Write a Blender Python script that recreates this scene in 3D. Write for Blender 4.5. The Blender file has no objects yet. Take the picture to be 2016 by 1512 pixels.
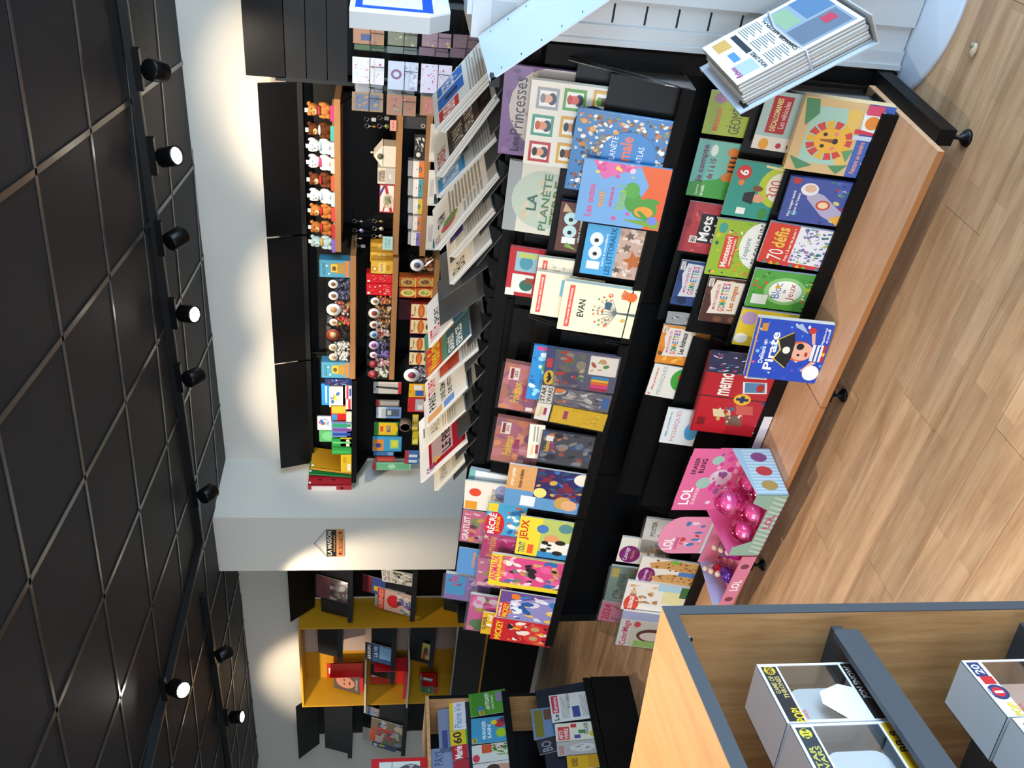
import bpy, math, random
import numpy as np
from mathutils import Matrix, Vector

scene = bpy.context.scene
C = scene.collection

# ---------------------------------------------------------------- camera
# world: X along the shop's long wall (to the right), Y towards that wall, Z up; the phone was held sideways
FPX, PITCH, ROLL, YAW, EYE = 1722.44, math.radians(8.7052), math.radians(-1.44385), math.radians(36.7336), 1.64
_c, _s = math.cos(PITCH), math.sin(PITCH)
_r = np.array([1., 0, 0]); _f = np.array([0, _c, -_s]); _d = np.cross(_f, _r)
_cr, _sr = math.cos(ROLL), math.sin(ROLL)
_M = np.array([_cr*_r + _sr*_d, -_sr*_r + _cr*_d, _f])
_Q = np.array([[math.cos(YAW), -math.sin(YAW), 0], [math.sin(YAW), math.cos(YAW), 0], [0, 0, 1.]])
CAMM = _M @ _Q.T
EYEP = np.array([0, 0, EYE])
cd = bpy.data.cameras.new('camera'); cam = bpy.data.objects.new('camera', cd); C.objects.link(cam)
right, down, fwd = CAMM
cam.matrix_world = Matrix(((down[0], right[0], -fwd[0], 0), (down[1], right[1], -fwd[1], 0), (down[2], right[2], -fwd[2], EYE), (0, 0, 0, 1)))
cd.sensor_fit = 'HORIZONTAL'; cd.sensor_width = 36; cd.lens = 36*FPX/2016; cd.clip_start = .05; cd.clip_end = 100
scene.camera = cam

# ---------------------------------------------------------------- light
w = bpy.data.worlds.new('sky'); scene.world = w; w.use_nodes = True
w.node_tree.nodes['Background'].inputs[0].default_value = (.62, .80, 1.0, 1)
w.node_tree.nodes['Background'].inputs[1].default_value = 1.0
def lamp(name, kind, loc, tgt, energy, col, **k):
    l = bpy.data.lights.new(name, kind); l.energy = energy; l.color = col
    for a, v in k.items(): setattr(l, a, v)
    o = bpy.data.objects.new(name, l); C.objects.link(o); o.location = loc
    o.rotation_euler = (Vector(tgt)-Vector(loc)).to_track_quat('-Z', 'Y').to_euler()
    return o
# daylight entering through the glazed shop front on the right and behind
lamp('daylight_shop_front', 'AREA', (3.25, 1.3, 1.6), (0, 1.3, 1.3), 400, (.52, .76, 1.0), shape='RECTANGLE', size=5.6, size_y=2.3)
lamp('daylight_entrance', 'AREA', (-1.5, -2.7, 1.6), (-1.5, 0, 1.2), 150, (.80, .90, 1.0), shape='RECTANGLE', size=4.6, size_y=2.2)
vs = scene.view_settings
vs.view_transform = 'Standard'; vs.look = 'None'; vs.gamma = 1; vs.use_curve_mapping = False; vs.exposure = 0.1

# ---------------------------------------------------------------- pixel -> place (2016 x 1512 picture)
def ray(x, y): return CAMM.T @ np.array([(1512-y-756)/FPX, (x-1008)/FPX, 1.])
def on_plane(x, y, p, n):
    k = ray(x, y); n = np.array(n, float); return EYEP + k*(np.dot(np.array(p, float)-EYEP, n)/np.dot(k, n))
def on_x(x, y, X): return on_plane(x, y, (X, 0, 0), (1, 0, 0))
def on_y(x, y, Y): return on_plane(x, y, (0, Y, 0), (0, 1, 0))
def on_z(x, y, Z): return on_plane(x, y, (0, 0, Z), (0, 0, 1))

# ---------------------------------------------------------------- materials
def lin(h):
    if not isinstance(h, str): return h
    h = h.lstrip('#'); r = []
    if len(h) == 3: h = ''.join(c*2 for c in h)
    for i in (0, 2, 4):
        c = int(h[i:i+2], 16)/255; r.append(c/12.92 if c <= .04045 else ((c+.055)/1.055)**2.4)
    return tuple(r)
MATS = {}
def mat(col, rough=.5, metal=0., coat=0., emit=0., spec=.5, noise=0.):
    k = (col, rough, metal, coat, emit, spec, noise)
    if k in MATS: return MATS[k]
    m = bpy.data.materials.new('mat'); m.use_nodes = True; nt = m.node_tree; b = nt.nodes['Principled BSDF']
    c = lin(col); b.inputs['Base Color'].default_value = (*c, 1); b.inputs['Roughness'].default_value = rough
    b.inputs['Metallic'].default_value = metal; b.inputs['Coat Weight'].default_value = coat; b.inputs['Specular IOR Level'].default_value = spec
    b.inputs['Coat Roughness'].default_value = .15
    if emit: b.inputs['Emission Color'].default_value = (*c, 1); b.inputs['Emission Strength'].default_value = emit
    if noise:
        n = nt.nodes.new('ShaderNodeTexNoise'); n.inputs['Scale'].default_value = 35; n.inputs['Detail'].default_value = 4
        tc = nt.nodes.new('ShaderNodeTexCoord'); nt.links.new(tc.outputs['Object'], n.inputs['Vector'])
        mr = nt.nodes.new('ShaderNodeMapRange'); mr.inputs['To Min'].default_value = rough-noise; mr.inputs['To Max'].default_value = rough+noise
        nt.links.new(n.outputs['Fac'], mr.inputs['Value']); nt.links.new(mr.outputs['Result'], b.inputs['Roughness'])
    MATS[k] = m; return m
def wood(name, c1, c2, scale=(1, 14, 14), rough=.45, wav=3.0, coat=.05):
    m = bpy.data.materials.new(name); m.use_nodes = True; nt = m.node_tree; b = nt.nodes['Principled BSDF']; L = nt.links.new
    tc = nt.nodes.new('ShaderNodeTexCoord'); mp = nt.nodes.new('ShaderNodeMapping'); mp.inputs['Scale'].default_value = scale
    oi = nt.nodes.new('ShaderNodeObjectInfo'); ad = nt.nodes.new('ShaderNodeVectorMath'); ad.operation = 'ADD'
    sc = nt.nodes.new('ShaderNodeVectorMath'); sc.operation = 'SCALE'; sc.inputs['Scale'].default_value = 30
    cb = nt.nodes.new('ShaderNodeCombineXYZ'); L(oi.outputs['Random'], cb.inputs[0]); L(oi.outputs['Random'], cb.inputs[1]); L(cb.outputs[0], sc.inputs[0])
    L(tc.outputs['Object'], mp.inputs['Vector']); L(mp.outputs[0], ad.inputs[0]); L(sc.outputs[0], ad.inputs[1])
    n1 = nt.nodes.new('ShaderNodeTexNoise'); n1.inputs['Scale'].default_value = wav; n1.inputs['Detail'].default_value = 6; n1.inputs['Distortion'].default_value = .6
    L(ad.outputs[0], n1.inputs['Vector'])
    n2 = nt.nodes.new('ShaderNodeTexNoise'); n2.inputs['Scale'].default_value = wav*7; n2.inputs['Detail'].default_value = 3; L(ad.outputs[0], n2.inputs['Vector'])
    mx = nt.nodes.new('ShaderNodeMath'); mx.operation = 'MULTIPLY_ADD'; L(n2.outputs['Fac'], mx.inputs[0]); mx.inputs[1].default_value = .35; L(n1.outputs['Fac'], mx.inputs[2])
    cr = nt.nodes.new('ShaderNodeValToRGB'); cr.color_ramp.elements[0].position = .45; cr.color_ramp.elements[1].position = .85
    cr.color_ramp.elements[0].color = (*lin(c2), 1); cr.color_ramp.elements[1].color = (*lin(c1), 1); L(mx.outputs[0], cr.inputs[0])
    hs = nt.nodes.new('ShaderNodeHueSaturation'); L(cr.outputs[0], hs.inputs['Color'])
    mr = nt.nodes.new('ShaderNodeMapRange'); mr.inputs['To Min'].default_value = .88; mr.inputs['To Max'].default_value = 1.1; L(oi.outputs['Random'], mr.inputs['Value']); L(mr.outputs[0], hs.inputs['Value'])
    L(hs.outputs[0], b.inputs['Base Color']); b.inputs['Roughness'].default_value = rough; b.inputs['Coat Weight'].default_value = coat; b.inputs['Coat Roughness'].default_value = .3
    bp = nt.nodes.new('ShaderNodeBump'); bp.inputs['Strength'].default_value = .05; L(n2.outputs['Fac'], bp.inputs['Height']); L(bp.outputs[0], b.inputs['Normal'])
    return m
def clear_mat(name, tint=(1, 1, 1), gloss=.12, rough=.08):
    m = bpy.data.materials.new(name); m.use_nodes = True; nt = m.node_tree; nt.nodes.clear(); L = nt.links.new
    o = nt.nodes.new('ShaderNodeOutputMaterial'); t = nt.nodes.new('ShaderNodeBsdfTransparent'); t.inputs[0].default_value = (*tint, 1)
    g = nt.nodes.new('ShaderNodeBsdfGlossy'); g.inputs['Roughness'].default_value = rough
    f = nt.nodes.new('ShaderNodeLayerWeight'); f.inputs[0].default_value = .25
    a = nt.nodes.new('ShaderNodeMath'); a.operation = 'MULTIPLY_ADD'; a.inputs[1].default_value = .6; a.inputs[2].default_value = gloss; a.use_clamp = True; L(f.outputs['Facing'], a.inputs[0])
    x = nt.nodes.new('ShaderNodeMixShader'); L(a.outputs[0], x.inputs[0]); L(t.outputs[0], x.inputs[1]); L(g.outputs[0], x.inputs[2]); L(x.outputs[0], o.inputs[0])
    return m
BLACK = mat('#080809', .5, spec=.2, noise=.06)
BLACKS = mat('#09090a', .34, spec=.25)
DGREY = mat('#1c1d1f', .45, spec=.3)
GREYBLUE = mat('#454b52', .5)
WHITE = mat('#e9e6df', .6)
PAPER = mat('#ece9e2', .75)
CHROME = mat('#c8c8c8', .25, 1.0)
WIRE = mat('#18191b', .4, .3)
OAK = wood('oak_laminate', '#d9a873', '#b98552', (1.2, 14, 14))
BEECH = wood('beech_board', '#d9a985', '#c8946c', (1.5, 12, 12))
SHELFWOOD = mat('#9c6d3f', .5)
PLANK = wood('plank_laminate', '#d6b28c', '#b48b65', (1.0, 11, 11), rough=.38, wav=2.2, coat=.15)
def staves(m):
    nt = m.node_tree; L = nt.links.new; b = nt.nodes['Principled BSDF']; src = b.inputs['Base Color'].links[0].from_socket
    br = nt.nodes.new('ShaderNodeTexBrick'); br.inputs['Color1'].default_value = (.80, .78, .76, 1); br.inputs['Color2'].default_value = (1.08, 1.06, 1.05, 1); br.inputs['Mortar'].default_value = (.62, .58, .55, 1)
    br.inputs['Scale'].default_value = 1; br.inputs['Brick Width'].default_value = .43; br.inputs['Row Height'].default_value = .064; br.inputs['Mortar Size'].default_value = .0006; br.inputs['Mortar Smooth'].default_value = .5
    tc = nt.nodes.new('ShaderNodeTexCoord'); oi = nt.nodes.new('ShaderNodeObjectInfo'); ad = nt.nodes.new('ShaderNodeVectorMath'); ad.operation = 'ADD'
    L(tc.outputs['Object'], ad.inputs[0]); L(oi.outputs['Location'], ad.inputs[1]); L(ad.outputs[0], br.inputs['Vector'])
    mx = nt.nodes.new('ShaderNodeMix'); mx.data_type = 'RGBA'; mx.blend_type = 'MULTIPLY'; mx.inputs['Factor'].default_value = 1
    L(src, mx.inputs['A']); L(br.outputs['Color'], mx.inputs['B']); L(mx.outputs['Result'], b.inputs['Base Color'])
staves(PLANK)
CLEAR = clear_mat('clear_plastic')
SLEEVE = clear_mat('plastic_sleeve', gloss=.045, rough=.12)
PINKCLEAR = clear_mat('pink_clear_plastic', (1, .55, .82), .10)

# ---------------------------------------------------------------- mesh building
class MB:
    def __init__(s): s.v = []; s.f = []; s.m = []; s.mats = []; s.sm = []
    def mi(s, m):
        if m not in s.mats: s.mats.append(m)
        return s.mats.index(m)
    def add(s, vs, fs, m, smooth=False):
        o = len(s.v); s.v += [tuple(map(float, p)) for p in vs]; i = s.mi(m)
        for f in fs: s.f.append([a+o for a in f]); s.m.append(i); s.sm.append(smooth)
        return s
    def box(s, x0, y0, z0, x1, y1, z1, m, T=None):
        vs = [(x0, y0, z0), (x1, y0, z0), (x1, y1, z0), (x0, y1, z0), (x0, y0, z1), (x1, y0, z1), (x1, y1, z1), (x0, y1, z1)]
        if T: vs = [T(p) for p in vs]
        return s.add(vs, [(0, 3, 2, 1), (4, 5, 6, 7), (0, 1, 5, 4), (1, 2, 6, 5), (2, 3, 7, 6), (3, 0, 4, 7)], m)
    def rbox(s, x0, y0, z0, x1, y1, z1, r, m, n=4):   # corners rounded in x,y
        pts = []
        for cx, cy, a in ((x1-r, y1-r, 0), (x0+r, y1-r, 90), (x0+r, y0+r, 180), (x1-r, y0+r, 270)):
            for k in range(n+1):
                t = math.radians(a+90*k/n); pts.append((cx+r*math.cos(t), cy+r*math.sin(t)))
        return s.prism(pts, z0, z1, m)
    def prism(s, pts, z0, z1, m, T=None):
        n = len(pts); vs = [(p[0], p[1], z0) for p in pts]+[(p[0], p[1], z1) for p in pts]
        if T: vs = [T(p) for p in vs]
        fs = [tuple(range(n-1, -1, -1)), tuple(range(n, 2*n))]+[(i, (i+1) % n, n+(i+1) % n, n+i) for i in range(n)]
        return s.add(vs, fs, m)
    def tube(s, path, r, m, n=6, closed=False):
        P = [Vector(p) for p in path]; vs = []; N = len(P)
        for i, p in enumerate(P):
            if closed: t = (P[(i+1) % N]-P[i-1]).normalized()
            else: t = (P[min(i+1, N-1)]-P[max(i-1, 0)]).normalized()
            a = t.cross(Vector((0, 0, 1)) if abs(t.z) < .9 else Vector((1, 0, 0))).normalized(); b = t.cross(a)
            rr = r[i] if isinstance(r, (list, tuple)) else r
            vs += [p+(a*math.cos(2*math.pi*k/n)+b*math.sin(2*math.pi*k/n))*rr for k in range(n)]
        fs = []
        for i in range(N if closed else N-1):
            j = (i+1) % N
            fs += [(i*n+k, i*n+(k+1) % n, j*n+(k+1) % n, j*n+k) for k in range(n)]
        if not closed: fs += [tuple(range(n-1, -1, -1)), tuple(range((N-1)*n, N*n))]
        return s.add(vs, fs, m, True)
    def ell(s, c, r, m, nu=10, nv=7, R=None):
        vs = []; r = r if isinstance(r, (tuple, list)) else (r, r, r)
        for j in range(nv+1):
            t = math.pi*j/nv
            for i in range(nu):
                a = 2*math.pi*i/nu; p = Vector((r[0]*math.sin(t)*math.cos(a), r[1]*math.sin(t)*math.sin(a), r[2]*math.cos(t)))
                if R: p = R @ p
                vs.append((c[0]+p.x, c[1]+p.y, c[2]+p.z))
        fs = [(j*nu+i, j*nu+(i+1) % nu, (j+1)*nu+(i+1) % nu, (j+1)*nu+i) for j in range(nv) for i in range(nu)]
        return s.add(vs, [f[::-1] for f in fs], m, True)
    def lathe(s, prof, m, n=16, c=(0, 0, 0), axis='z'):
        vs = []
        for r, z in prof:
            for k in range(n):
                a = 2*math.pi*k/n; p = (r*math.cos(a), r*math.sin(a), z)
                if axis == 'x': p = (p[2], p[0], p[1])
                if axis == 'y': p = (p[1], p[2], p[0])
                vs.append((p[0]+c[0], p[1]+c[1], p[2]+c[2]))
        fs = [(j*n+k, j*n+(k+1) % n, (j+1)*n+(k+1) % n, (j+1)*n+k) for j in range(len(prof)-1) for k in range(n)]
        fs += [tuple(range(n-1, -1, -1)), tuple(range((len(prof)-1)*n, len(prof)*n))]
        return s.add(vs, fs, m, True)
    def mesh(s, name):
        me = bpy.data.meshes.new(name); me.from_pydata(s.v, [], s.f)
        for m in s.mats: me.materials.append(m)
        me.polygons.foreach_set('material_index', s.m); me.polygons.foreach_set('use_smooth', s.sm); me.update()
        return me
    def build(s, name, parent=None):
        o = bpy.data.objects.new(name, s.mesh(name)); C.objects.link(o)
        if parent: o.parent = parent
        return o
def frame(p, ex, ey, ez):
    return Matrix(((ex[0], ey[0], ez[0], p[0]), (ex[1], ey[1], ez[1], p[1]), (ex[2], ey[2], ez[2], p[2]), (0, 0, 0, 1)))
def tag(o, label, cat, group=None):
    o['label'] = label; o['category'] = cat
    if group: o['group'] = group
    return o
def thing(name, label, cat, M=None, group=None):
    o = bpy.data.objects.new(name, None); C.objects.link(o); o.empty_display_size = .05
    if M is not None: o.matrix_world = M if isinstance(M, Matrix) else Matrix.Translation(M)
    return tag(o, label, cat, group)
def struct(o): o['kind'] = 'structure'; return o
def rotz(a, p=(0, 0, 0)): return Matrix.Translation(p) @ Matrix.Rotation(math.radians(a), 4, 'Z')

# ---------------------------------------------------------------- lettering and flat print
TXT = {}
def text_mesh(t, bold=True):
    k = (t, bold)
    if k not in TXT:
        c = bpy.data.curves.new('t', 'FONT'); c.body = t; c.size = 1; c.resolution_u = 2
        if bold: c.offset = .022
        o = bpy.data.objects.new('t', c); me = bpy.data.meshes.new_from_object(o)
        vs = np.array([v.co[:2] for v in me.vertices]).reshape(-1, 2); fs = [tuple(p.vertices) for p in me.polygons]
        bpy.data.objects.remove(o); bpy.data.curves.remove(c); bpy.data.meshes.remove(me)
        if len(vs): vs = (vs-vs.min(0))/np.maximum(vs.max(0)-vs.min(0), 1e-6)
        TXT[k] = (vs, fs)
    return TXT[k]
MATTE = [False]
def inkmat(c): return (mat(c, .9, spec=.08) if MATTE[0] else mat(c, .38, coat=.25)) if isinstance(c, str) else c
def star(cx, cy, rx, ry, n=5, q=.45):
    return [(cx+(rx if i % 2 == 0 else rx*q)*math.sin(math.pi*i/n), cy+(ry if i % 2 == 0 else ry*q)*math.cos(math.pi*i/n)) for i in range(2*n)]
def art(parent, W, H, items, z=0., dz=.00006, name='cover_print', x0=None, bg=None):
    """flat print in cover units: 0..1 across, 0..1 up.  r rect, e ellipse, p polygon, t text, n scattered pattern, s star"""
    A = T = MB(); zz = z+.0002; xo = -W/2 if x0 is None else x0
    if bg is not None: items = [('r', .002, .002, .998, .998, bg)]+list(items)
    def put(mb, pts, col, fs=None):
        mb.add([(xo+min(.999, max(.001, p[0]))*W, min(.999, max(.001, p[1]))*H, zz) for p in pts], fs or [tuple(range(len(pts)))], inkmat(col))
    for it in items:
        k = it[0]
        if k == 'r': _, a, b, c, d, col = it; put(A, [(a, b), (c, b), (c, d), (a, d)], col)
        elif k == 'e':
            _, cx, cy, rx, ry, col = it
            put(A, [(cx+rx*math.cos(2*math.pi*i/20), cy+ry*math.sin(2*math.pi*i/20)) for i in range(20)], col)
        elif k == 'p': put(A, it[1], it[2])
        elif k == 's': put(A, star(*it[1:5]), it[5])
        elif k == 't':
            tx, a, b, c, d, col = it[1:7]; vs, fs = text_mesh(tx, it[7] if len(it) > 7 else True)
            ang = it[8] if len(it) > 8 else 0
            pts = [(a+(c-a)*v[0], b+(d-b)*v[1]) for v in vs]
            if ang:
                ca, sa = math.cos(math.radians(ang)), math.sin(math.radians(ang)); mx, my = (a+c)/2, (b+d)/2; rt = W/H
                pts = [(mx+(p[0]-mx)*ca-(p[1]-my)*sa/rt, my+(p[0]-mx)*sa*rt+(p[1]-my)*ca) for p in pts]
            if fs: put(T, pts, col, fs)
        elif k == 'n':
            _, a, b, c, d, cols, n, sz, seed = it; R = random.Random(seed)
            for i in range(n):
                x, y = R.uniform(a, c), R.uniform(b, d); s1 = sz*R.uniform(.5, 1.3); s2 = s1*R.uniform(.5, 1.2)*W/H; t0 = R.uniform(0, 3)
                q = []
                for j in range(7):
                    t = 2*math.pi*j/7; u, v = s1*math.cos(t), s2*math.sin(t)
                    q.append((min(c, max(a, x+u*math.cos(t0)-v*math.sin(t0)*.8)), min(d, max(b, y+u*math.sin(t0)*.8+v*math.cos(t0)))))
                put(A, q, R.choice(cols)); zz += .000004
        zz += dz
    if A.f: A.build(name, parent)
    return zz
# ================================================================ the room
CZ, WY, XL, XR, YF = 2.761, 5.127, -9.2, 3.2, -2.6
WALL = mat('#d9d3c8', .85); CEILT = mat('#1f2024', .6, spec=.3); RAILM = mat('#121213', .4)
fl = struct(MB().box(XL, YF, -.06, XR, WY, -.008, PLANK).build('floor'))
PW, PL = .192, 1.285
plank_me = MB().box(-PL/2+.0008, -PW/2+.0006, -.008, PL/2-.0008, PW/2-.0006, 0, PLANK).mesh('plank')
rnd = random.Random(4)
for j in range(23):
    y = WY-.02-PW*(j+.5); off = (j*.43) % 1*PL
    for i in range(7):
        x = .9-off-PL*i
        o = bpy.data.objects.new('plank', plank_me); C.objects.link(o); o.parent = fl; o.location = (x-PL/2, y, 0)
def wall(name, *b): return struct(MB().box(*b, WALL).build(name))
wall('wall_back', XL, WY, -.06, XR, WY+.15, CZ+.1)
wall('wall_left', XL-.15, YF, -.06, XL, WY+.15, CZ+.1)
wf = MB()
for b in ((XL, -4.0, -.06, CZ+.1), (.9, XR, -.06, CZ+.1), (-4.0, .9, 2.55, CZ+.1), (-4.0, .9, -.06, .25)): wf.box(b[0], YF-.15, b[2], b[1], YF, b[3], WALL)
struct(wf.build('wall_front'))
wr = MB()
for b in ((YF-.15, -1.6, -.06, CZ+.1), (4.3, WY+.15, -.06, CZ+.1), (-1.6, 4.3, 2.6, CZ+.1), (-1.6, 4.3, -.06, .3)): wr.box(XR, b[0], b[2], XR+.15, b[1], b[3], WALL)
struct(wr.build('wall_right'))
wfm = MB()
for y in (-1.6, -.15, 1.3, 2.75, 4.25): wfm.box(XR+.02, y, .3, XR+.08, y+.05, 2.6, DGREY)
wfm.box(XR+.02, -1.6, .3, XR+.08, 4.3, .36, DGREY).box(XR+.02, -1.6, 2.54, XR+.08, 4.3, 2.6, DGREY)
struct(wfm.build('window_1'))
# pillar that stands out of the back wall
PX0, PX1, PY0 = -5.157, -4.6, 4.513
pil = MB().box(PX0, PY0, -.06, PX1, WY, CZ+.02, WALL).build('wall_pillar'); struct(pil)
# suspended ceiling: black tiles in a visible metal grid turned 8.65 degrees to the wall
ce = struct(MB().box(XL, YF, CZ+.06, XR, WY+.15, CZ+.1, CEILT).build('ceiling'))
gA = np.array([-.98863, -.15039]); gN = np.array([.15039, -.98863])
def clip(poly, xa, xb, ya, yb):
    for ax, lim, sg in ((0, xa, 1), (0, xb, -1), (1, ya, 1), (1, yb, -1)):
        out = []
        for i in range(len(poly)):
            p, q = poly[i-1], poly[i]; dp, dq = sg*(p[ax]-lim), sg*(q[ax]-lim)
            if (dp >= 0) != (dq >= 0):
                t = dp/(dp-dq); out.append((p[0]+(q[0]-p[0])*t, p[1]+(q[1]-p[1])*t))
            if dq >= 0: out.append(q)
        poly = out
        if not poly: break
    return poly
def gpt(a, n): p = gA*a+gN*n; return (float(p[0]), float(p[1]))
GRIDM = mat('#77756f', .28, .9)
BW = .012
bars = []
for k in range(-4, 16):
    a = .862+.6*k; bars.append([(a-BW, -9), (a+BW, -9), (a+BW, 4), (a-BW, 4)])
for k in range(-9, 4):
    n = -3.6+.6*k+.6; bars.append([(-5, n-BW*.75), (12, n-BW*.75), (12, n+BW*.75), (-5, n+BW*.75)])
for b in bars:
    q = clip([gpt(*p) for p in b], XL, XR, YF, WY-.001)
    if len(q) > 2: MB().prism(q[::-1] if False else q, CZ-.004, CZ, GRIDM).build('grid_bar', ce)
for i in range(-4, 16):
    for j in range(-9, 4):
        a, n = .862+.6*i, -3.6+.6*j+.6
        q = clip([gpt(a+.008, n+.008), gpt(a+.592, n+.008), gpt(a+.592, n+.592), gpt(a+.008, n+.592)], -8.7, .8, .6, WY-.001)
        if len(q) > 2: MB().prism(q, CZ+.002, CZ+.014, CEILT).build('ceiling_tile', ce)
# ---------------------------------------------------------------- light tracks and spotlights
def track(label, p, q):
    p, q = Vector(p), Vector(q); d = (q-p).normalized(); n = Vector((-d.y, d.x, 0))
    t = thing('light_track', label, 'light track', Matrix.Translation((p+q)/2), 'ceiling light tracks')
    L = (q-p).length/2; T = lambda v: (d.x*v[0]+n.x*v[1], d.y*v[0]+n.y*v[1], v[2])
    MB().box(-L, -.018, -.038, L, .018, 0, RAILM, T).build('rail', t)
    MB().box(-L+.01, -.004, -.0395, L-.01, .004, -.038, mat('#6d6a64', .3, .8), T).build('conductor_slot', t)
    for s in (-1, 1): MB().box(s*L-.012, -.02, -.04, s*L+.012, .02, 0, RAILM, T).build('end_cap', t)
TZ = CZ-.004
track('long black light track running along the shelved wall', (1.2, 4.045, TZ), (-4.36, 4.045, TZ))
track('black light track running across the ceiling away from the wall', (-4.345, 4.02, TZ), (-4.345, .4, TZ))
track('black light track beside the pillar over the yellow niche', (-4.75, 3.95, TZ), (-8.6, 3.95, TZ))
BULB = mat((1, .93, .82), .3, emit=40.)
def spot(label, loc, aim, energy=0, cone=62, lit=True, rail=None, col=(1, .83, .62), blend=.65):
    loc = Vector(loc); d = Vector(aim).normalized()
    z = -d; x = z.cross(Vector((0, 0, 1))); x = Vector((1, 0, 0)) if x.length < .01 else x.normalized(); y = z.cross(x)
    t = thing('track_spotlight', label, 'spotlight', frame(loc, x, y, z), 'track spotlights')
    MB().lathe([(.040, .040), (.046, .034), (.047, -.048), (.044, -.054), (.040, -.054), (.039, -.046)], BLACKS, 24).build('housing', t); hs_ = t.children[-1]
    MB().lathe([(.038, -.047), (.001, -.0475)], BULB if lit else mat('#3a3a3a', .2), 20).build('lens', hs_)
    up = Vector((loc.x, loc.y if rail is None else rail, TZ-.042)); inv = t.matrix_world.inverted()
    MB().tube([inv @ loc, inv @ (loc+Vector((0, 0, .05))), inv @ up], .008, BLACKS).build('stem', t)
    c = [inv @ (up+Vector(k)) for k in ((-.09, -.016, -.03), (.09, -.016, -.03), (.09, .016, -.03), (-.09, .016, -.03))]
    e = [inv @ (up+Vector(k)) for k in ((-.09, -.016, .001), (.09, -.016, .001), (.09, .016, .001), (-.09, .016, .001))]
    MB().add(c+e, [(0, 1, 2, 3), (7, 6, 5, 4), (0, 4, 5, 1), (1, 5, 6, 2), (2, 6, 7, 3), (3, 7, 4, 0)], BLACKS).build('adapter', t)
    if energy:
        l = bpy.data.lights.new('spot_beam', 'SPOT'); l.energy = energy; l.color = col; l.spot_size = math.radians(cone); l.spot_blend = blend; l.shadow_soft_size = .03
        o = bpy.data.objects.new('spot_beam', l); C.objects.link(o); o.parent = t; o.location = (0, 0, -.075)
    return t
SZ = CZ-.13
spot('black track spotlight with dark back above the black corner header', (-1.33, 3.99, SZ), (-.35, .85, -.45), 48, 70)
spot('lit track spotlight nearest the black corner header', (-1.74, 4.03, SZ), (.30, -.32, -.72), 60)
spot('dark-backed track spotlight between the two lit spotlights of the long track', (-2.13, 3.96, SZ), (.12, .85, -.62), 60, 75)
spot('second lit track spotlight of the long track', (-2.59, 4.01, SZ), (.22, -.40, -.75), 60)
spot('dark-backed track spotlight next to the second lit one on the long track', (-2.96, 3.95, SZ), (-.18, .85, -.62), 60, 75)
spot('dark track spotlight close to the edge of the pillar', (-3.81, 3.93, SZ), (-.12, .85, -.55), 60, 75)
spot('dark track spotlight hanging under the track that crosses the ceiling', (-4.15, 2.84, SZ), (.45, -.55, -.75), 60)
spot('dim track spotlight with black housing on the short track next to the pillar', (-5.18, 3.80, SZ), (-.10, .62, -.72), 80)
spot('lit track spotlight on the short track over the yellow niche', (-6.11, 3.92, SZ), (.25, -.15, -.80), 60)
spot('black track spotlight over the far magazine wall', (-7.0, 3.93, SZ), (-.25, .85, -.45), 70, 70)
spot('black track spotlight above the wooden cabinet of figure boxes', (-1.9, 1.3, SZ), (.25, -.32, -1.0), 150, 62)
spot('black track spotlight over the postcard rack', (-.75, 3.99, SZ), (-.35, .5, -.85), 35, 60)
spot('unseen black spotlight aimed at the middle of the book gondola', (-3.0, 1.1, SZ), (.15, .8, -.95), 130, 80)  # unseen fixture off the tracks, turned up to brighten the dark lower books
spot('added unseen black spotlight aimed at the pirate book end of the book gondola', (-1.5, .9, SZ), (.1, .8, -.95), 60, 75)  # second unseen spot, added to brighten the gondola front
# ================================================================ book gondola
GA = math.radians(-3.5)
GD = np.array([math.cos(GA), math.sin(GA), 0]); GN = np.array([-GD[1], GD[0], 0]); G0 = np.array([-.80, 2.51, 0.])
GM = frame(G0, GD, GN, (0, 0, 1))
LEAN = math.radians(11); TL11 = math.tan(LEAN)
GS = math.cos(LEAN)*np.array([0, 0, 1.])+math.sin(LEAN)*GN
GF = np.cross(GD, GS)                                   # out of the book face, towards the customer
TIERS = {'U': (0., .775, .735), 'L': (-.075, .17, .118)}  # n shift, reference z, tray bottom
FLOORS = {'U': (None, .95, .86, .747), 'L': (None, .40, .28, .130)}
def row_plane(tier, row, extra=0.):
    n0, zr, _ = TIERS[tier]; off = {3: .012, 2: .062, 1: .112}[row]+extra
    return G0+GN*(n0+off)+np.array([0, 0, zr])
gon = thing('book_gondola', 'long black book display gondola with two sloping tiers and wooden base shelf', 'display stand', GM)
MODS = [(-.925, .03), (-1.885, -.93), (-2.86, -1.89)]
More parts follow.
